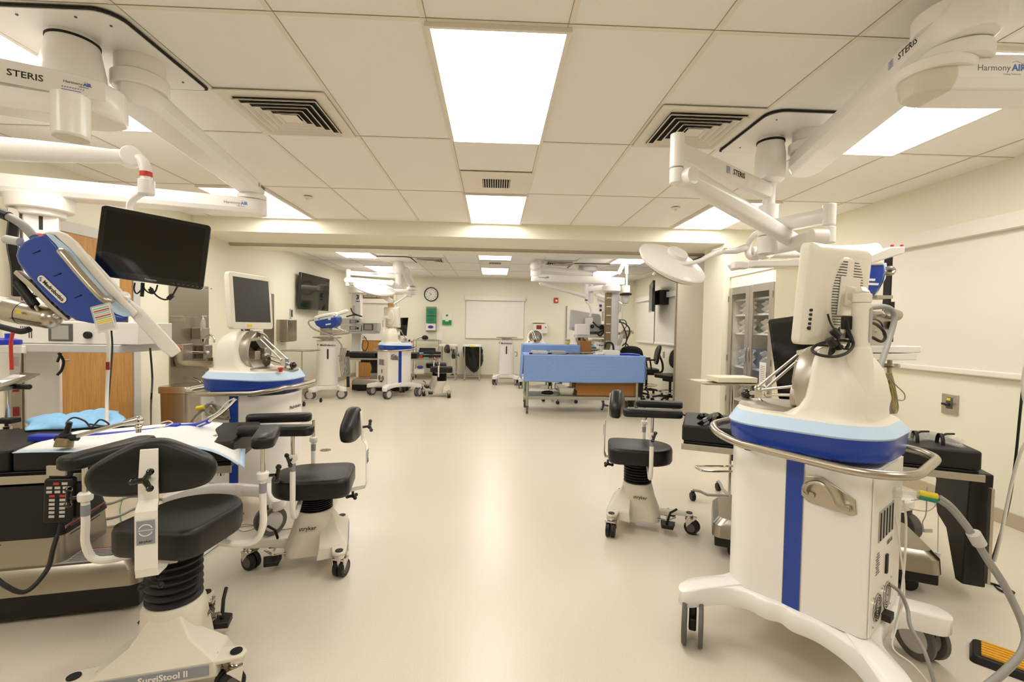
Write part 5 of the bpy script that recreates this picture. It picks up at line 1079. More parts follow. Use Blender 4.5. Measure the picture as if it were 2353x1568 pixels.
m = MB(); p = at(2044,840,2.85); m.cyl((p.x,p.y,p.z+.04),(p.x,p.y,.5),.014); m.lathe([(.05,p.z-.012),(.055,p.z),(.05,p.z+.012)], Matrix.Translation((p.x,p.y,0)), n=20); P('pole', m, 'steel_tube', rb)
m = MB(); m.prism(rrect(.40,.38,.1,n=6,cx=2.5,cy=3.12),.26,.86); P('cabinet', m, 'pwhite', rb, bev=.01); m = MB(); m.prism(rrect(.6,.6,.2,n=6,cx=2.5,cy=3.12),.20,.26); P('base', m, 'pwhite', rb, bev=.01)
for x, y in ((2.28,2.9),(2.72,2.9),(2.28,3.34),(2.72,3.34)): m = MB(); m.cyl((x-.03,y,.08),(x+.03,y,.08),.08,n=24); m.cyl((x,y,.1),(x,y,.2),.02); P('castor', m, 'dgrey', rb, bev=.006)
tb = thing('hanging_tubes', 'loops of yellow and grey tubing hanging behind the right console', 'tubing', tuple(at(2050,960,2.8)))
for k in range(5): m = MB(); x = 2032+4*k; m.tube([at(x,858,2.75),at(x+8,890,2.75),at(x+10+k,930,2.75),at(x+3,950,2.75),at(x-3,905,2.75),at(x-2,870,2.75)],.005,sm=5,n=6); P('yellow_tube', m, 'tubeyellow', tb)
for pts in (((2040,860),(2058,885),(2078,905),(2076,920),(2055,918)),((2040,862),(2055,900),(2064,935),(2058,950),(2048,935),(2042,900)),((2046,930),(2044,955),(2038,975))): m = MB(); m.tube([at(x,y,2.72) for x,y in pts],.0035,sm=5,n=6); P('grey_tube', m, 'gcable', tb)
m = MB(); m.tube([at(2095,1150,2.6),at(2130,1148,2.6),at(2150,1160,2.6),at(2130,1175,2.6),at(2090,1170,2.6)],.003,sm=5,n=6); m.tube([at(2130,1120,2.6),at(2128,1180,2.6),at(2120,1200,2.6),at(2122,1215,2.6)],.003,sm=5,n=6); m.tube([at(2156,1130,2.6),at(2156,1200,2.6),at(2155,1270,2.6)],.0025,sm=5,n=6); m.box(at(2132,1220,2.6),(.05,.01,.02)); m.cyl(at(2155,1270,2.6),at(2155,1282,2.6),.014,.01); S('dangling_wires', m, 'wcable', 'thin pale wires dangling beneath the right table', 'wire')
# ================================================================ far room
def robot_cart(label, x, y, rz, crz=(0,0,0,0)):
    t = thing('robot_cart', label, 'medical cart', (x,y,0), rz)
    m = MB(); m.loft([[(a,b,z) for a,b in rrect(sx,sy,.13,n=7)] for z,sx,sy in ((.24,.40,.37),(.30,.385,.36),(.95,.38,.35),(1.03,.39,.36))]); P('cabinet', m, 'pwhite', t, local=True, bev=.01)
    m = MB(); m.cyl((0,0,1.03),(0,0,1.075),.12,n=28); m.lathe([(.22,1.075),(.25,1.08),(.25,1.095),(.22,1.10)], n=36); P('top_ring', m, 'steel_tube', t, local=True)
    xbase(t, .24, .24, .26, hw=.17, z=.21)
    for (a,b),c in zip(((.24,.26),(.24,-.26),(-.24,.26),(-.24,-.26)), crz): wheel7(t, a, b, c, h=.18)
    m = MB(); m.prism(rrect(.18,.028,.013,n=4), -.002, .002, frame((.197,0,.80),(0,0,1),(1,0,0))); P('handle_slot', m, 'ink', t, local=True)
    text('Medrobotics', .05, tf((.197,.0,.955),(0,1,0),(0,0,1)), 'ink', t, local=True, bold=.001)
    m = MB(); m.ball((.199,-.165,.965),.014,sc=(.2,1,1)); P('logo_swirl', m, 'inkblue', t, local=True)
    m = MB(); m.tube([(.0,.18,.75),(.0,.24,.75),(.0,.25,.70),(.0,.24,.66),(.0,.2,.66)],.012,sm=3); P('side_hook', m, 'grey', t, local=True)
    return t
robot_cart('white robot cart against the far left wall, robot head mounted on its top ring', -3.0, 8.52, d(-68), (d(70),d(70),d(0),d(0)))
robot_cart('white robot cart standing alone against the far wall below the roller shade', .30, 10.85, d(-92), (d(15),d(-15),0,0))
robot_cart('white robot cart behind the blue table, mostly hidden by the grey column', 2.5, 10.6, d(-92))
# robot head on the far left cart
t = thing('surgical_robot', 'blue and white robot head on the cart by the far left wall', 'surgical robot', tuple(at(748,765,8.45)))
Y0 = 8.3
def sl(name, px, mt, y=0, th=.28, bev=.02, par=None): m = MB(); m.slab([at(a,b,Y0+y) for a,b in px], (0,th,0)); return P(name, m, mt, par or t, bev=bev)
sl('blue_cover', [(721,738),(774,728),(775,738),(771,748),(762,753),(738,755),(726,748)], 'blue'); sl('light_blue_band', [(720,735),(774,724),(774,729),(722,739)], 'ltblue', y=-.005)
sl('white_cover', [(719,733),(722,727),(740,722),(772,717),(774,724),(735,733)], 'pwhite'); sl('feed_rail', [(762,722),(795,711),(798,714),(797,718),(770,727)], 'pwhite', y=.05, th=.1, bev=.01)
m = MB(); m.tube([at(733,733,8.27),at(735,731,8.24),at(765,725,8.24),at(768,728,8.27)],.012,sm=3); P('carry_handle', m, 'steel_tube', t)
sl('badge', [(748,745),(760,743),(760,746),(748,748)], 'cream', y=-.004, th=.004, bev=0); sl('sticker', [(754,731),(760,730),(760,735),(754,736)], 'white', y=-.004, th=.004, bev=0)
m = MB(); m.tube([at(722,736,8.35),at(711,738,8.3),at(710,745,8.3),at(722,757,8.28),at(750,768,8.27),at(772,778,8.26),at(784,792,8.25),at(786,803,8.25)],.014,sm=5,n=7); P('supply_hose', m, 'gcable', t)
m = MB(); m.box(at(750,762,8.45),(.16,.16,.14)); m.box(at(775,762,8.4),(.34,.12,.05)); m.tube([at(745,756,8.4),at(768,752,8.4),at(790,760,8.4)],.012); m.cyl(at(765,768,8.35),at(802,764,8.35),.03); P('arm_linkage', m, 'alu', t, bev=.004)
ch = thing('hanging_tubes', 'bundle of grey cables hanging beside the far left robot cart', 'cable bundle', tuple(at(792,880,8.35)))
for k in range(5): m = MB(); x = 783+3*k; m.tube([at(x,800,8.3),at(x-2,830,8.3),at(x+3+k,865,8.3),at(x+9,850,8.3),at(x+7,820,8.3)],.009,sm=5,n=6); P('cable', m, 'gcable', ch)
m = MB(); m.tube([at(800,806,8.4),at(799,840,8.4),at(800,890,8.4)],.028,n=8); P('black_cable', m, 'cable', ch)
mayo('chrome instrument stand with empty tray beside the far left robot cart', -3.2, 7.85, .875, .52, .36, -3.18, 7.85, rz=0, rb=.3)
# numbered column 3 with devices
sv = thing('service_column', 'white service column marked 3 in the left far room with device shelf', 'service column', (-2.97,10.25,.5))
m = MB(); m.box((-2.98,10.28,1.28),(.19,.16,1.5)); P('column_body', m, 'pwhite', sv, bev=.01); text('3', .13, tf((-2.95,10.195,1.915),(1,0,0),(0,0,1)), 'ink', sv, bold=.005); m = MB(); m.box((-2.95,10.197,1.83),(.08,.003,.02)); P('underline', m, 'purple', sv)
m = MB(); m.box((-3.03,10.197,1.6),(.05,.004,.28)); P('vent_panel', m, 'lgrey', sv)
m = MB(); m.box((-2.82,10.1,1.165),(.66,.4,.05)); P('shelf', m, 'lgrey', sv, bev=.006)
m = MB(); m.lathe([(.15,2.0),(.18,2.02),(.17,2.14),(.12,2.15)], Matrix.Translation((-3.0,10.28,0)), n=28); m.cyl((-3.22,10.2,2.26),(-3.05,10.2,2.26),.07); P('column_head', m, 'pwhite', sv)
m = MB(); m.tube([at(796,728,10),at(815,724,10.1),at(832,728,10),at(812,720,10.1),at(806,708,10.1)],.014,n=6,sm=4); P('cable', m, 'cable', sv)
m = MB(); m.tube([at(836,772,9.9),at(846,790,9.9),at(840,806,9.9),at(832,800,9.9),at(834,782,9.9)],.008,n=6,sm=4); P('hanging_cable', m, 'cable', sv)
box_unit('video_unit', 'grey video unit, upper of two stacked left on the far column shelf', (-3.0,10.05,1.39), (.42,.34,.13), bm='lgrey', scr=(.05,.065,.10,.06), knob_=(.15,.07), slots=False)
box_unit('video_unit', 'grey video unit, lower of two stacked left on the far column shelf', (-3.0,10.05,1.255), (.42,.34,.13), bm='lgrey', scr=(.05,.065,.10,.06), knob_=(.15,.06), slots=False)
box_unit('display_unit', 'grey unit with square screen at the right of the far column shelf', (-2.61,10.05,1.28), (.32,.3,.18), bm='lgrey', scr=(-.03,.09,.15,.11), slots=False)
ot = ortable('black operating table in the left far room behind the white console', (-2.25,9.62), d(2), L=1.4)
# ceiling boom and lamp in the left far room
fb = thing('ceiling_boom', 'white ceiling boom in the left far room above column 3', 'ceiling boom', (-1.86,9.2,HC))
plate(fb, -2.2, -1.55, 8.55, 9.3, [.02,.02,.02,.12])
m = MB(); m.lathe([(.08,2.32),(.105,2.36),(.11,2.47),(.095,2.53),(.09,2.57)], Matrix.Translation((-1.86,9.1,0)), n=28); P('spindle', m, 'pwhite', fb)
m = MB(); m.cyl((-1.86,9.1,2.34),(-1.86,9.1,2.06),.062,n=24); P('shaft', m, 'pwhite', fb)
beam(fb, (-1.76,9.2,2.36), (-1.80,10.3,2.16), .17,.10, bev=.01); disc(fb, (-1.80,10.3), .12, 2.10, 2.16); beam(fb, (-1.78,10.3,2.0), (-3.0,10.3,2.0), .16,.11, bev=.01); disc(fb,(-1.9,10.28),.10,1.95,2.0)
beam(fb, (-1.86,9.1,2.23), (-2.78,9.05,2.27), .07,.085, name='lamp_boom', bev=.01); logo(fb, tf((-2.42,9.035,2.30),(1,0,0),(0,0,1)), .04)
m = MB(); m.cyl((-2.8,9.05,2.2),(-2.8,9.05,2.38),.045); m.cyl((-2.8,9.0,2.06),(-2.8,9.0,2.2),.045); P('arm_post', m, 'pwhite', fb, bev=.004)
springarm(fb, (-2.8,9.0,2.17), (-1.95,8.95,2.13), .06, .05, disc_r=.05)
fl = thing('surgical_lamp', 'round surgical lamp tilted below the boom in the left far room', 'surgical lamp', tuple(at(865,685,8.9)))
T = zframe(at(862,662,8.9), V((.25,-.28,.9))); m = MB(); m.lathe([(.02,-.06),(.33,-.055),(.385,-.02),(.38,.01),(.3,.03),(.15,.06),(.001,.07)], T, n=40); P('lamp_dome', m, 'pwhite', fl, ang=.8)
m = MB(); m.lathe([(.38,-.025),(.392,-.01),(.38,.004)], T, n=40, cap=False); P('rim', m, 'white', fl); m = MB(); m.slab([at(x,y,8.7) for x,y in ((863,675),(880,674),(905,690),(903,697),(895,697))], (0,.08,0)); P('yoke_arm', m, 'lgrey', fl, bev=.01)
# far wall: clock, glove boxes, leaflets, alarm, wall box
ck = thing('wall_clock', 'round black rimmed clock with white face on the far wall', 'clock', (-1.61,YF,1.96)); T = frame((-1.61,YF,2.13),(1,0,0),(0,-1,0))
m = MB(); m.lathe([(.155,.0),(.18,.004),(.18,.03),(.165,.04),(.158,.03),(.158,.012)], T, n=48, cap=False); P('rim', m, 'black', ck); m = MB(); m.lathe([(.001,.0),(.16,.0),(.16,.014),(.001,.014)], T, n=48); P('face', m, 'white', ck)
for k in range(12):
    a = PI/2-k*PI/6; text(str(k or 12), .05, T @ Matrix.Translation((.122*math.cos(a), .122*math.sin(a), .015)), 'ink', ck, name='numeral', local=False) if 1 else None
m = MB(T); m.tube([(0,0,.019),(-.045,.04,.019)],.005,n=5); m.tube([(0,0,.019),(-.07,-.055,.019)],.0035,n=5); m.cyl((0,0,.015),(0,0,.022),.009); P('hand', m, 'ink', ck)
rk = thing('glove_rack', 'clear wall rack holding three green glove boxes under the clock', 'rack', (-1.6,YF-.1,1.2))
m = MB(); m.box((-1.6,YF-.005,1.5),(.27,.01,.64)); 
for z in (1.2,1.40,1.60,1.80): m.box((-1.6,YF-.06,z),(.27,.11,.006))
P('rack', m, 'plastic_clear', rk)
for i, (z, mt, lb) in enumerate(((1.68,'teal','green glove box with teal gloves, top of the wall rack'),(1.49,'teal','green glove box, second in the wall rack'),(1.30,'purple','glove box with purple gloves, lowest in the wall rack'))):
    g = thing('glove_box', lb, 'box', (-1.6,YF-.06,z-.09), 0, 'glove boxes in the wall rack'); m = MB(); m.box((-1.6,YF-.06,z),(.235,.09,.17)); P('carton', m, 'greenprint' if i < 2 else 'white', g, bev=.003)
    m = MB(); m.prism(ell(.07,.04,24), 0, .004, frame((-1.6,YF-.106,z),(1,0,0),(0,-1,0))); P('glove_opening', m, mt, g)
lf = thing('leaflet_holder', 'green and white leaflet dispenser on the far wall right of the glove boxes', 'dispenser', (-1.2,YF-.03,1.36)); m = MB(); m.box((-1.2,YF-.02,1.49),(.24,.04,.27)); P('holder', m, 'white', lf, bev=.003)
m = MB(); m.box((-1.2,YF-.042,1.42),(.235,.004,.12)); m.box((-1.2,YF-.042,1.60),(.06,.004,.05)); P('print', m, 'greenprint', lf); m = MB(); m.prism([(-.04,-.05),(.04,-.05),(.045,.0),(.015,.05),(-.015,.05),(-.045,0)],0,.003,frame((-1.2,YF-.045,1.50),(1,0,0),(0,-1,0))); P('bottle_print', m, 'cream', lf)
fa = thing('fire_alarm', 'small red fire alarm on the far wall right of the roller shade', 'alarm', (1.585,YF-.03,1.97)); m = MB(); m.box((1.585,YF-.02,2.04),(.11,.04,.13)); P('housing', m, 'red', fa, bev=.006); m = MB(); m.box((1.592,YF-.042,2.03),(.055,.008,.05)); P('strobe', m, 'white', fa, bev=.003)
wb = thing('wall_unit', 'white wall unit with small red display behind the far console', 'wall device', (1.16,YF-.06,1.17)); m = MB(); m.box((1.19,YF-.05,1.31),(.36,.10,.25)); m.box((1.15,YF-.07,1.46),(.34,.14,.02)); P('housing', m, 'white', wb, bev=.01); m = MB(); m.box((1.15,YF-.103,1.34),(.13,.006,.10)); P('display', m, 'darkred', wb); m = MB(); m.cyl((1.32,YF-.1,1.34),(1.32,YF-.115,1.34),.016); P('red_button', m, 'red', wb)
b2 = thing('whiteboard', 'white board on the far wall behind the monitor cluster at right', 'whiteboard', (2.55,YF-.02,1.03)); m = MB(); m.box((2.58,YF-.018,1.47),(1.45,.03,.86)); P('board', m, 'shade', b2, bev=.003); m = MB(); m.box((2.58,YF-.05,1.03),(1.45,.08,.03)); P('tray', m, 'alu', b2, bev=.003); m = MB(); m.cyl((1.86,YF-.06,1.06),(1.86,YF-.06,1.9),.008); P('rod', m, 'inkgrey', b2)
# wire rack and trolley frames along the far wall
wr = thing('wire_rack', 'chrome wire shelf rack with supplies against the far wall', 'rack', (-1.65,11.62,0)); x0, x1, y0, y1 = -1.96, -1.34, 11.45, 11.85
for x in (x0,x1):
    for y in (y0,y1): m = MB(); m.cyl((x,y,.09),(x,y,.99),.012,n=10); P('post', m, 'chrome', wr); m = MB(); m.cyl((x-.012,y,.042),(x+.012,y,.042),.042); P('castor', m, 'rubber', wr)
for z in (.13,.50,.96):
    m = MB()
    for y in (y0,y1): m.tube([(x0,y,z),(x1,y,z)],.006,n=6); m.tube([(x0,y,z+.03),(x1,y,z+.03)],.004,n=6)
    for k in range(14): x = x0+(x1-x0)*k/13; m.tube([(x,y0,z),(x,y1,z)],.0025,n=4)
    P('shelf', m, 'chrome', wr)
for nm, mt, c, s_, lb in (('red_bin','red',(-1.81,11.62,.565),(.2,.25,.08),'red bin with blue item, left on the middle rack shelf'),('red_bin','red',(-1.47,11.62,.565),(.16,.25,.08),'red bin holding a white pack, right on the middle rack shelf'),('supply_box','greenprint',(-1.60,11.72,.64),(.22,.16,.26),'green printed box standing at the back of the middle rack shelf'),('supply_box','glovebox',(-1.66,11.55,.57),(.12,.1,.11),'small teal box in front of the green printed box'),
    ('paper_pack','white',(-1.45,11.66,.70),(.1,.1,.2),'white pack standing upright in the right red bin'),('paper_pack','white',(-1.36,11.7,1.07),(.12,.1,.2),'white box standing on top of the wire rack'),('linen_stack','white',(-1.82,11.6,.2),(.24,.3,.12),'folded white linen on the bottom rack shelf')):
    m = MB(); m.box(c,s_); S(nm, m, mt, lb, 'bin' if 'bin' in nm else 'supplies', bev=.006)
m = MB(); m.ball((-1.80,11.6,.67),.09,sc=(1,.8,.9)); m.ball((-1.87,11.6,.63),.06); S('wrapped_item', m, 'drape2', 'pale blue wrapped item lying in the left red bin', 'supplies')
m = MB(); m.ball((-1.70,11.6,1.03),.075,sc=(1.1,1,.85)); m.tube([(-1.76,11.6,1.04),(-1.85,11.6,1.02),(-1.9,11.6,.985)],.006); S('face_mask', m, 'rubber', 'round black mask lying on top of the wire rack', 'mask')
m = MB(); m.ball((-1.80,11.5,.31),.08,sc=(1,1,.5)); S('purple_pouch', m, 'purple', 'rounded purple pouch on the bottom rack shelf', 'pouch')
def trolley(label, x, y, w_, bag=False):
    t = thing('trolley', label, 'trolley', (x,y,0))
    m = MB(); m.box((x,y,.86),(w_,.42,.05)); P('top', m, 'pwhite', t, bev=.006); m = MB(); m.box((x,y-.212,.845),(w_*.3,.004,.03)); P('yellow_label', m, 'yellow', t)
    for sx_ in (-1,1):
        for sy_ in (-1,1): m = MB(); m.cyl((x+sx_*w_*.42,y+sy_*.17,.08),(x+sx_*w_*.42,y+sy_*.17,.84),.013,n=10); P('leg', m, 'chrome', t); m = MB(); m.cyl((x+sx_*w_*.42-.012,y+sy_*.17,.04),(x+sx_*w_*.42+.012,y+sy_*.17,.04),.04); P('castor', m, 'grey', t)
    m = MB()
    for sy_ in (-1,1): m.tube([(x-w_*.42,y+sy_*.17,.11),(x+w_*.42,y+sy_*.17,.11)],.01,n=6)
    for sx_ in (-1,1): m.tube([(x+sx_*w_*.42,y-.17,.11),(x+sx_*w_*.42,y+.17,.11)],.01,n=6)
    P('base_frame', m, 'chrome', t); return t
trolley('narrow white topped trolley with yellow label between the rack and the rubbish bag', -1.11, 11.6, .44); trolley('white topped trolley with black rubbish bag hanging from it', -.52, 11.6, .44)
rnd = random.Random(4); m = MB(); rings = []
for z, r in ((.825,.235),(.80,.24),(.72,.242),(.60,.235),(.48,.225),(.36,.19),(.28,.13),(.22,.07),(.19,.02)):
    rings.append([(-.52+(r+rnd.uniform(-.014,.014))*math.cos(a)*1.02+(.04 if z < .5 else .02*(z < .7)), 11.6+(r*.85+rnd.uniform(-.01,.01))*math.sin(a), z+rnd.uniform(-.008,.008)) for a in [2*PI*k/20 for k in range(20)]])
m.loft(rings, cap=False); m.box((-.29,11.55,.72),(.05,.08,.1)); S('rubbish_bag', m, 'bag', 'black plastic rubbish bag hanging in the far wall trolley', 'bag', ang=1.5)
# ---- blue draped table in the aisle
wt = thing('work_table', 'long galvanised wheeled table under the blue drape', 'table', (1.42,7.45,0)); X0_, X1_, Y0_, Y1_ = .50, 2.30, 7.12, 7.74
for x in (X0_+.03,X1_-.06):
    for y in (Y0_+.03,Y1_-.03): m = MB(); m.cyl((x,y,.12),(x,y,.89),.022,n=14); lg = P('leg', m, 'galv', wt); m = MB(); m.cyl((x-.014,y,.055),(x+.014,y,.055),.055,n=20); m.box((x,y,.11),(.045,.03,.04)); P('castor', m, 'grub', lg, bev=.003)
m = MB(); m.box(((X0_+X1_)/2,(Y0_+Y1_)/2,.895),(X1_-X0_,Y1_-Y0_,.03)); P('top', m, 'galv', wt, bev=.003); m = MB(); m.box(((X0_+X1_)/2,(Y0_+Y1_)/2,.245),(X1_-X0_,Y1_-Y0_-.04,.05)); P('bottom_shelf', m, 'galv', wt, bev=.003)
def drape(label, x0, x1, y0, y1, z, zf, zb, seed, m_='drape', ends=(.3,.3)):
    rnd = random.Random(seed); n = 40; m = MB(); L = (y1-y0); f, b = z-zf, z-zb; tot = f+L+b
    def fn(u, v):
        s = v*tot; x = x0+(x1-x0)*u
        fold = .0035*math.sin((s)*2*PI/.092)
        wv = .008*math.sin(u*9+seed)+.004*math.sin(u*23+seed)
        if s < f: return V((x+.0, y0-.012-wv*(1-s/f)*1.0-abs(fold), zf+s+ .006*math.sin(u*5+seed)*(1-s/f)))
        if s < f+L: return V((x, y0+(s-f), z+.004+.002*math.sin(u*14+s*9)))
        return V((x, y1+.012+wv, z-(s-f-L)))
    m.grid(fn, 60, 90)
    for sx_, xe in ((-1,x0),(1,x1)):
        dl = ends[0] if sx_ < 0 else ends[1]
        def fe(u, v, sx_=sx_, xe=xe, dl=dl):
            y = y0-.01+(y1-y0+.02)*u; return V((xe+sx_*(.004+.012*v+.006*math.sin(u*11+seed)*v), y, z-dl*v))
        m.grid(fe, 24, 14)
    return S('table_drape', m, m_, label, 'drape', solid=.003)
drape('large blue surgical drape hanging over the wheeled work table in the aisle', .46, 2.34, 7.09, 7.78, .912, .50, .55, 2, ends=(.40,.36))
t2 = thing('side_table', 'steel table under the second blue drape, behind the aisle table', 'table', (1.1,8.9,0)); m = MB(); m.box((1.08,8.9,.985),(1.0,.5,.03)); P('top', m, 'galv', t2, bev=.003)
for x in (.64,1.52):
    for y in (8.7,9.1): m = MB(); m.cyl((x,y,.0),(x,y,.97),.018,n=10); P('leg', m, 'galv', t2)
drape('smaller blue surgical drape on the table behind the aisle table', .55, 1.61, 8.63, 9.17, 1.004, .62, .6, 5, ends=(.3,.3))
# things on the draped table
for k, (x, y, w_, mt, lb) in enumerate(((.72,7.3,.30,'lgrey','flat tray with black corners at the left end of the draped table'),(1.02,7.35,.28,'grey','grey instrument tray beside the flat tray on the draped table'))):
    t = thing('instrument_tray', lb, 'tray', (x,y,.917)); m = MB(); m.box((x,y,.93),(w_,.24,.012)); m.box((x,y,.95),(w_*.8,.2,.03)); P('tray', m, mt, t, bev=.003); m = MB()
    for s in (-1,1): m.box((x+s*w_*.47,y-.1,.93),(.05,.04,.022))
    P('corner_block', m, 'rubber', t, bev=.003)
m = MB(); m.box((1.38,7.3,.922),(.5,.22,.01)); S('steel_tray', m, 'steel_tube', 'flat steel tray in the middle of the draped table', 'tray', bev=.003)
for k, (x, y, rz_) in enumerate(((1.24,7.3,.1),(1.34,7.32,-.2),(1.44,7.28,.15),(1.52,7.31,0))):
    m = MB(Matrix.Translation((x,y,.935)) @ Matrix.Rotation(rz_,4,'Z')); m.tube([(-.07,0,0),(.04,0,0)],.006,n=6); m.ball((-.075,.0,0),.012,n=8); m.ball((.05,0,0),.009,n=8); S('scissors', m, 'gloss', 'small dark handled instrument on the steel tray of the draped table', 'surgical instrument', group='dark instruments on the steel tray')
m = MB(); m.box((1.86,7.3,.955),(.24,.16,.075)); S('white_carton', m, 'white', 'white carton on the draped table in front of the column', 'box', bev=.004)
m = MB(); m.box((1.67,7.28,.935),(.12,.08,.03)); S('gauze_pack', m, 'white', 'small white pack left of the white carton on the draped table', 'supplies', bev=.008)
m = MB(); m.tube([(2.0,7.25,.93),(2.08,7.22,.935),(2.18,7.2,.935),(2.28,7.16,.925)],.018,n=8,sm=4); m.cyl((1.92,7.32,.935),(2.02,7.3,.935),.022); S('flexible_instrument', m, 'inst_blue', 'royal blue instrument handle lying at the right end of the draped table', 'surgical instrument')
# things on the shelf below
for z, w_, lb in ((.32,.92,'lowest brown cardboard tray on the shelf under the draped table'),(.405,.97,'middle brown cardboard tray on the shelf under the draped table'),(.475,.95,'top brown cardboard tray on the shelf under the draped table')):
    m = MB(); x, y = 1.78, 7.42
    for s in (-1,1): m.box((x+s*w_/2,y,z),(.006,.40,.085 if z < .45 else .05)); m.box((x,y+s*.2,z),(w_,.006,.085 if z < .45 else .05))
    m.box((x,y,z-.036 if z < .45 else z-.02),(w_,.4,.006)); S('cardboard_tray', m, 'card', lb, 'cardboard box')
m = MB(); m.grid(lambda u, v: V((1.5+.6*u, 7.3+.2*v, .51+.02*math.sin(u*15)*math.cos(v*9))), 14, 6); S('plastic_wrap', m, 'plastic_clear', 'crinkled clear plastic lying on the top cardboard tray', 'plastic', solid=.002)
t = thing('plastic_tub', 'white plastic tub on the left of the shelf under the draped table', 'tub', (1.16,7.35,.27)); m = MB()
m.loft([[(x+1.16,y+7.35,z) for x,y in rrect(a,b,.02,n=4)] for z,a,b in ((.275,.20,.15),(.38,.24,.19),(.385,.26,.21),(.39,.26,.21))], cap=False); P('tub', m, 'white', t, solid=.004); m = MB(); m.box((1.16,7.35,.28),(.19,.14,.01)); P('floor', m, 'white', t); m = MB(); m.slab([(1.04,7.26,.385),(1.2,7.26,.39),(1.06,7.24,.46),(.99,7.24,.45)], (0,.02,0)); P('lid', m, 'white', t)
m = MB(); m.ball((.86,7.3,.305),.10,sc=(1,.6,.33)); S('foot_switch', m, 'rubber', 'oval black foot switch on the shelf under the draped table', 'foot switch')
m = MB(); m.tube([(.7,7.25,.282),(.85,7.2,.282),(1.0,7.22,.282),(1.05,7.3,.282)],.007,sm=4,n=6); S('steel_rod', m, 'chrome', 'thin bent steel rod lying in front of the black foot switch', 'rod')
# swivel chairs
def chair(label, x, y, rz, zs=.62, arms=True, backrest=True, grp=None):
    t = thing('task_chair', label, 'chair', (x,y,0), rz, grp)
    for k in range(5):
        a = 2*PI*k/5+.3; m = MB(); m.tube([(0,0,.11),(.18*math.cos(a),.18*math.sin(a),.11),(.31*math.cos(a),.31*math.sin(a),.08)],[.026,.022,.016],n=8); l = P('leg', m, 'black', t, local=True)
        m = MB(); m.cyl((.31*math.cos(a)-.02,.31*math.sin(a),.03),(.31*math.cos(a)+.02,.31*math.sin(a),.03),.03,n=14); P('castor', m, 'rubber', l, local=True)
    m = MB(); m.cyl((0,0,.1),(0,0,zs-.06),.024); P('gas_lift', m, 'black', t, local=True); m = MB(); m.tube([(.21*math.cos(2*PI*k/24),.21*math.sin(2*PI*k/24),.2) for k in range(24)],.01,n=8,closed=True); P('foot_ring', m, 'chrome', t, local=True)
    m = MB(); m.prism(rrect(.46,.46,.1,n=5),zs-.05,zs+.02); P('seat', m, 'black', t, local=True, bev=.02); m = MB(); m.box((-.02,0,zs-.08),(.24,.2,.06)); P('mechanism', m, 'black', t, local=True, bev=.01)
    if backrest:
        m = MB(); m.tube([(-.15,0,zs-.06),(-.30,0,zs-.04),(-.31,0,zs+.12),(-.24,0,zs+.3)],.022,sm=4); P('back_stem', m, 'black', t, local=True)
        m = MB(Matrix.Translation((-.22,0,zs+.30)) @ Matrix.Rotation(d(-10),4,'Y')); rr = []
        for xx, sc in ((-.03,.8),(-.015,1),(.015,1),(.025,.9)): rr.append([(xx+.5*yy*yy*sc, yy*sc, zz*sc) for yy, zz in ell(.22,.20,24,p=2.6)])
        m.loft(rr); P('backrest', m, 'black', t, local=True, ang=1.2)
    if arms:
        for s in (-1,1): m = MB(); m.tube([(-.05,s*.24,zs-.04),(-.05,s*.28,zs+.02),(-.02,s*.28,zs+.2)],.016,sm=3); m.box((.02,s*.28,zs+.21),(.26,.07,.03)); P('armrest', m, 'black', t, local=True, bev=.01)
    return t
chair('black task chair facing left beside the right end of the draped table', 3.12, 9.35, d(170), zs=.52)
chair('black task chair behind the draped table, only its curved back showing', 2.68, 8.8, d(60), zs=.52, arms=False)
chair('black stool with chrome foot ring seen under the draped table', 1.22, 8.95-.6, d(20), zs=.50, arms=False, backrest=False)
chair('black chair partly hidden by the folding partition edge', 3.24, 8.38, d(205), zs=.50, arms=False)
for x, lb in ((2.37,'black bin beneath the right end of the draped table, left of the pair'),(2.51,'black bin beneath the right end of the draped table, right of the pair')):
    m = MB(); m.loft([[(a+x,b+7.92,z) for a,b in rrect(s_,s_*1.4,.02,n=3)] for z,s_ in ((.0,.10),(.42,.125),(.44,.13))]); S('tall_bin', m, 'black', lb, 'bin', bev=.004)
# right wall: television edge-on, outlet plate
tv = thing('television', 'television seen edge-on on the far right wall', 'television', (3.4,9.6,1.65)); T = Matrix.Translation((3.28,9.62,2.0)) @ Matrix.Rotation(d(-15),4,'Z'); m = MB(T); m.box((0,0,0),(.05,1.0,.62)); P('casing', m, 'gloss', tv, bev=.005); m = MB(T); m.box((-.0255,0,0),(.002,.96,.58)); P('screen', m, 'screen_grey', tv); m = MB(); m.box((3.49,9.62,2.0),(.2,.3,.3)); P('bracket', m, 'black', tv, bev=.01)
m = MB(); m.box((XR-.008,9.75,.80),(.016,.08,.13)); S('wall_switch', m, 'galv', 'small metal outlet plate low on the far right wall', 'switch plate')
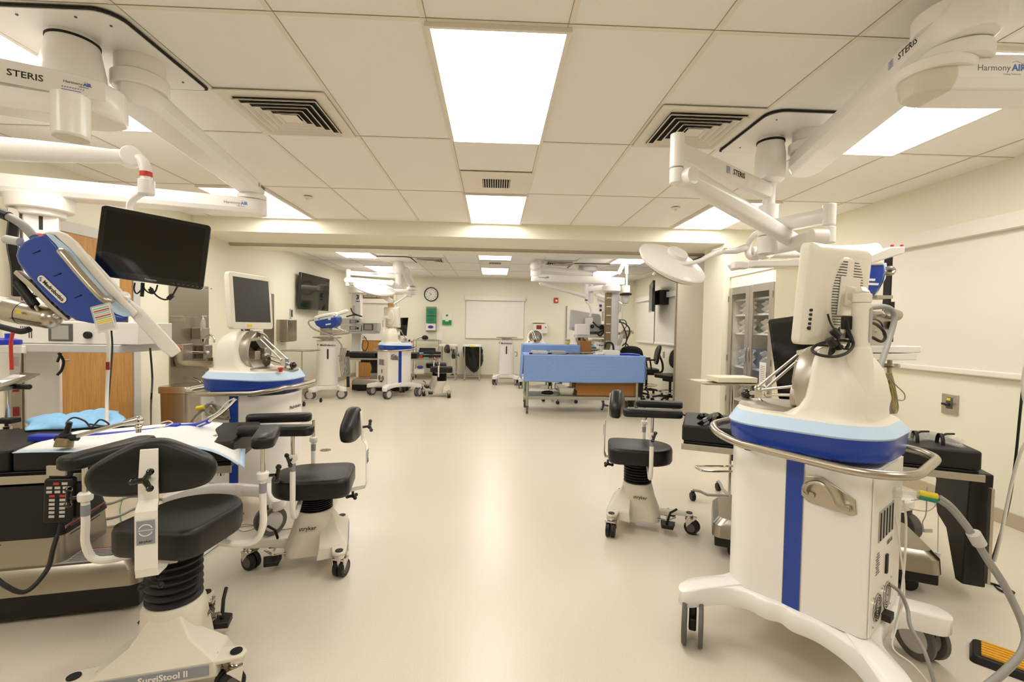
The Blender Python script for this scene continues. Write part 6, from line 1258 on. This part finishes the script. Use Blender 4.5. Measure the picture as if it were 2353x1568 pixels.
# ---- boom group in the right far room
rb2 = thing('ceiling_boom', 'white ceiling boom in the right far room with long level arm', 'ceiling boom', (1.85,9.3,HC))
plate(rb2, 1.5, 2.2, 8.9, 9.6, [.02,.02,.1,.02]); m = MB(); m.lathe([(.17,2.46),(.2,2.48),(.2,2.53),(.16,2.57)], Matrix.Translation((1.85,9.25,0)), n=32); P('spindle', m, 'pwhite', rb2)
beam(rb2, (1.85,9.25,2.36), (.78,8.6,2.36), .17,.11, bev=.012); m = MB(); m.ball((.74,8.55,2.45),.10,sc=(1,1,1)); m.cyl((.76,8.6,2.28),(.76,8.6,2.42),.10); P('end_joint', m, 'pwhite', rb2)
beam(rb2, (.76,8.6,2.18), (2.32,8.6,2.15), .18,.13, bev=.015); logo(rb2, tf((.86,8.505,2.25),(1,0,0),(0,0,1)), .035, False)
sc = thing('service_column', 'tall grey service column hanging from the level arm in the right far room', 'service column', (2.17,8.6,.7)); m = MB(); m.lathe([(.13,2.0),(.17,2.03),(.17,2.12),(.14,2.15)], Matrix.Translation((2.17,8.6,0)), n=28); P('column_head', m, 'pwhite', sc)
m = MB(); m.box((2.23,8.62,1.5),(.15,.16,1.1)); P('column_body', m, 'lgrey', sc, bev=.02); m = MB(); m.box((2.11,8.6,1.45),(.09,.14,1.12)); P('outlet_strip', m, 'brass', sc, bev=.004)
m = MB()
for k in range(6): m.box((2.11,8.527,1.1+.16*k),(.085,.006,.012))
P('outlet_divider', m, 'white', sc); m = MB(); m.lathe([(.10,.90),(.13,.95),(.10,1.02)], Matrix.Translation((2.25,8.6,0)), n=20); P('column_foot', m, 'lgrey', sc)
m = MB(); m.tube([at(1391,800,8.4),at(1392,790,8.4),at(1400,787,8.4),at(1408,792,8.4),at(1410,806,8.4)],.018,n=8,sm=4); P('black_hose', m, 'cable', sc)
m = MB(); m.tube([at(1423,735,8.5),at(1432,750,8.4),at(1440,775,8.4),at(1436,800,8.4)],.012,n=6,sm=4); m.tube([at(1422,740,8.5),at(1437,745,8.4),at(1447,760,8.4),at(1437,790,8.4)],.012,n=6,sm=4); m.tube([at(1425,735,8.5),at(1436,737,8.4),at(1440,748,8.4),at(1432,760,8.4)],.008,n=6,sm=4); P('cable', m, 'cable', sc)
# hanging arms in the right far room
ha = thing('lamp_arms', 'white jointed lamp arms hanging in the right far room', 'lamp arm', (1.95,9.6,2.3))
m = MB(); m.cyl((1.95,9.4,2.57),(1.95,9.4,1.85),.05); P('shaft', m, 'pwhite', ha)
springarm(ha, at(1243,652,9.0), at(1345,682,9.2), .035, .04, disc_r=.03)
beam(ha, at(1345,672,9.3), at(1395,664,9.3), .08,.10, name='lamp_boom', bev=.01); m = MB(); m.cyl(at(1346,650,9.3),at(1346,676,9.3),.05); P('arm_post', m, 'pwhite', ha)
springarm(ha, at(1370,677,9.4), at(1402,690,9.4), .035, .03, disc_r=.03)
m = MB(); m.tube([at(1345,680,9.2),at(1348,695,9.2),at(1352,698,9.2),at(1358,712,9.2),at(1356,728,9.2)],.02,n=8,sm=4); P('gooseneck', m, 'pwhite', ha)
m = MB(); m.cyl(at(1347,690,9.2)+V((0,0,.01)),at(1347,690,9.2)-V((0,0,.01)),.028); P('black_band', m, 'black', ha)
lm2 = thing('surgical_lamp', 'round surgical lamp behind the grey column in the right far room', 'surgical lamp', tuple(at(1400,712,9.6))); T = zframe(at(1401,696,9.6), V((.35,-.85,.35)))
m = MB(); m.lathe([(.02,-.05),(.27,-.045),(.30,-.01),(.28,.01),(.15,.04),(.001,.05)], T, n=36); P('lamp_dome', m, 'pwhite', lm2, ang=.8); m = MB(); m.tube([at(1415,690,9.3),at(1428,698,9.25),at(1440,702,9.3)],.02,n=8); P('yoke_arm', m, 'pwhite', lm2)
cc = thing('ceiling_camera', 'white ceiling camera with black ring hanging on a thin rod at right', 'camera', tuple(at(1440,700,8.4))); Y = 8.4
m = MB(); m.cyl(at(1440,604,Y),at(1440,630,Y),.03); m.cyl(at(1440,628,Y),at(1440,660,Y),.017); P('rod', m, 'pwhite', cc); m = MB(); m.cyl(at(1438,657,Y),at(1438,674,Y),.075,n=24); P('housing', m, 'pwhite', cc, bev=.01); m = MB(); m.cyl(at(1438,675,Y),at(1438,679,Y),.105,n=28); P('black_ring', m, 'black', cc)
m = MB(); q = at(1437,680,Y); m.lathe([(.07,0),(.07,-.1),(.05,-.145),(.001,-.155)], Matrix.Translation(q), n=24); P('dome', m, 'lgrey', cc); m = MB(); m.cyl(at(1436,600,8.6),at(1422,628,8.5),.035); P('brace', m, 'pwhite', cc)
mo = thing('monitor', 'white monitor seen from behind in the right far room', 'monitor', tuple(at(1345,762,9.5))); m = MB(); m.slab([at(x,y,9.4) for x,y in ((1311,712),(1316,712),(1378,722),(1382,730),(1382,752),(1324,761),(1308,758))], (0,.07,0)); P('rear_shell', m, 'lgrey', mo, bev=.02); m = MB(); m.slab([at(x,y,9.36) for x,y in ((1314,752),(1324,752),(1324,760),(1314,759))], (0,.03,0)); P('port_cover', m, 'grey', mo)
m = MB(); m.box(at(1353,738,9.3),(.14,.12,.13)); P('mount', m, 'white', mo, bev=.01)
dv = thing('anaesthesia_unit', 'white device with vents and black fan on a shelf in the right far room', 'medical device', tuple(at(1360,775,9.2))); Y = 9.0
m = MB(); m.slab([at(x,y,Y) for x,y in ((1325,745),(1356,745),(1356,770),(1325,770))], (0,.25,0)); P('housing', m, 'white', dv, bev=.01); m = MB(); m.slab([at(x,y,Y+.02) for x,y in ((1356,745),(1392,745),(1392,770),(1356,770))], (0,.25,0)); P('rear_panel', m, 'grey', dv, bev=.006)
m = MB()
for k in range(6): m.slab([at(1357+3.2*k+a,b,Y) for a,b in ((0,762),(1.6,762),(1.6,768),(0,768))], (0,.02,0))
P('vent', m, 'ink', dv); m = MB(); m.cyl(at(1361,751,Y+.01),at(1361,751,Y+.03),.038,n=20); P('fan', m, 'rubber', dv); m = MB(); m.slab([at(x,y,Y-.02) for x,y in ((1326,771),(1392,772),(1392,777),(1326,776))], (0,.4,0)); P('shelf', m, 'lgrey', dv, bev=.004)
m = MB(); m.tube([at(1362,740,Y-.02),at(1375,752,Y-.03),at(1384,748,Y-.03),at(1388,760,Y-.03),at(1380,772,Y-.03),at(1374,766,Y-.03),at(1390,758,Y-.03)],.014,sm=5,n=6); m.box(at(1383,753,Y),(.09,.05,.07)); P('black_cable', m, 'cable', dv)
pc = thing('camera_unit', 'white upright camera box with two dark lenses behind the grey column', 'camera', tuple(at(1386,720,9.2))); m = MB(); m.slab([at(x,y,9.2) for x,y in ((1379,697),(1391,697),(1391,716),(1379,716))], (0,.1,0)); P('housing', m, 'white', pc, bev=.006); m = MB(); m.cyl(at(1380,703,9.2),at(1380,703,9.18),.028); P('lens', m, 'purple', pc); m = MB(); m.cyl(at(1380,713,9.2),at(1380,713,9.18),.024); P('lens', m, 'black', pc); m = MB(); m.cyl(at(1385,717,9.25),at(1385,738,9.25),.02); P('stem', m, 'chrome', pc)
t = thing('surgical_robot', 'silver jointed robot arm with cables right of the grey column', 'surgical robot', tuple(at(1440,785,8.8))); Y = 8.7
m = MB(); m.slab([at(x,y,Y) for x,y in ((1422,764),(1436,761),(1453,762),(1450,768),(1444,778),(1436,779),(1432,770),(1424,770))], (0,.15,0)); P('arm_head', m, 'alu', t, bev=.01); m = MB(); m.tube([at(1430,768,Y),at(1422,790,Y),at(1414,802,Y)],.035,n=10); P('arm_link', m, 'lgrey', t); m = MB(); m.tube([at(1428,762,Y),at(1440,760,Y),at(1454,762,Y),at(1454,768,Y)],.012,sm=3); P('handle', m, 'chrome', t); m = MB(); m.tube([at(1430,796,Y),at(1436,790,Y),at(1443,794,Y),at(1447,806,Y)],.012,sm=4,n=6); P('cable', m, 'cable', t)
m = MB(); m.box((1.74,8.9,.99),(.22,.3,.2)); S('cardboard_box', m, 'card', 'small brown cardboard box right of the second blue drape', 'cardboard box')
m = MB(); p = V((at(1304,787,8.95).x,8.95,1.006)); m.lathe([(.03,0),(.045,.05)], Matrix.Translation(p)); S('yellow_cup', m, 'yellow', 'small yellow cup at the right end of the second blue drape', 'cup')
# two stools near the wire rack
stool('black stool in the far room nearest the aisle, backrest to the right', (-.97,8.83), d(186), top=d(0), sz=.56, small=True, arms=((1,.24,.80,d(0),.34,.13),(-1,.24,.83,d(3),.34,.13)), back=(.80,-.22,d(0)), crz=(d(80),d(80),d(60)))
stool('black stool in the far room just behind the nearest one', (-1.18,9.72), d(196), top=d(-8), sz=.56, small=True, arms=((1,.24,.84,d(0),.34,.13),(-1,.24,.86,d(3),.34,.13)), back=(.85,-.22,d(10)), crz=(d(40),d(80),d(60)))
t = thing('monitor', 'black monitor behind the white console in the left far room', 'monitor', tuple(at(925,775,9.7))); m = MB(); m.slab([at(x,y,9.7) for x,y in ((905,731),(938,730),(934,772),(905,771))], (0,.04,0)); P('bezel', m, 'gloss', t, bev=.004); m = MB(); m.tube([at(910,750,9.8),at(905,720,9.9),at(905,700,9.9),V((-1.9,10.2,1.97))],.018,n=8); P('hanger', m, 'pwhite', t)
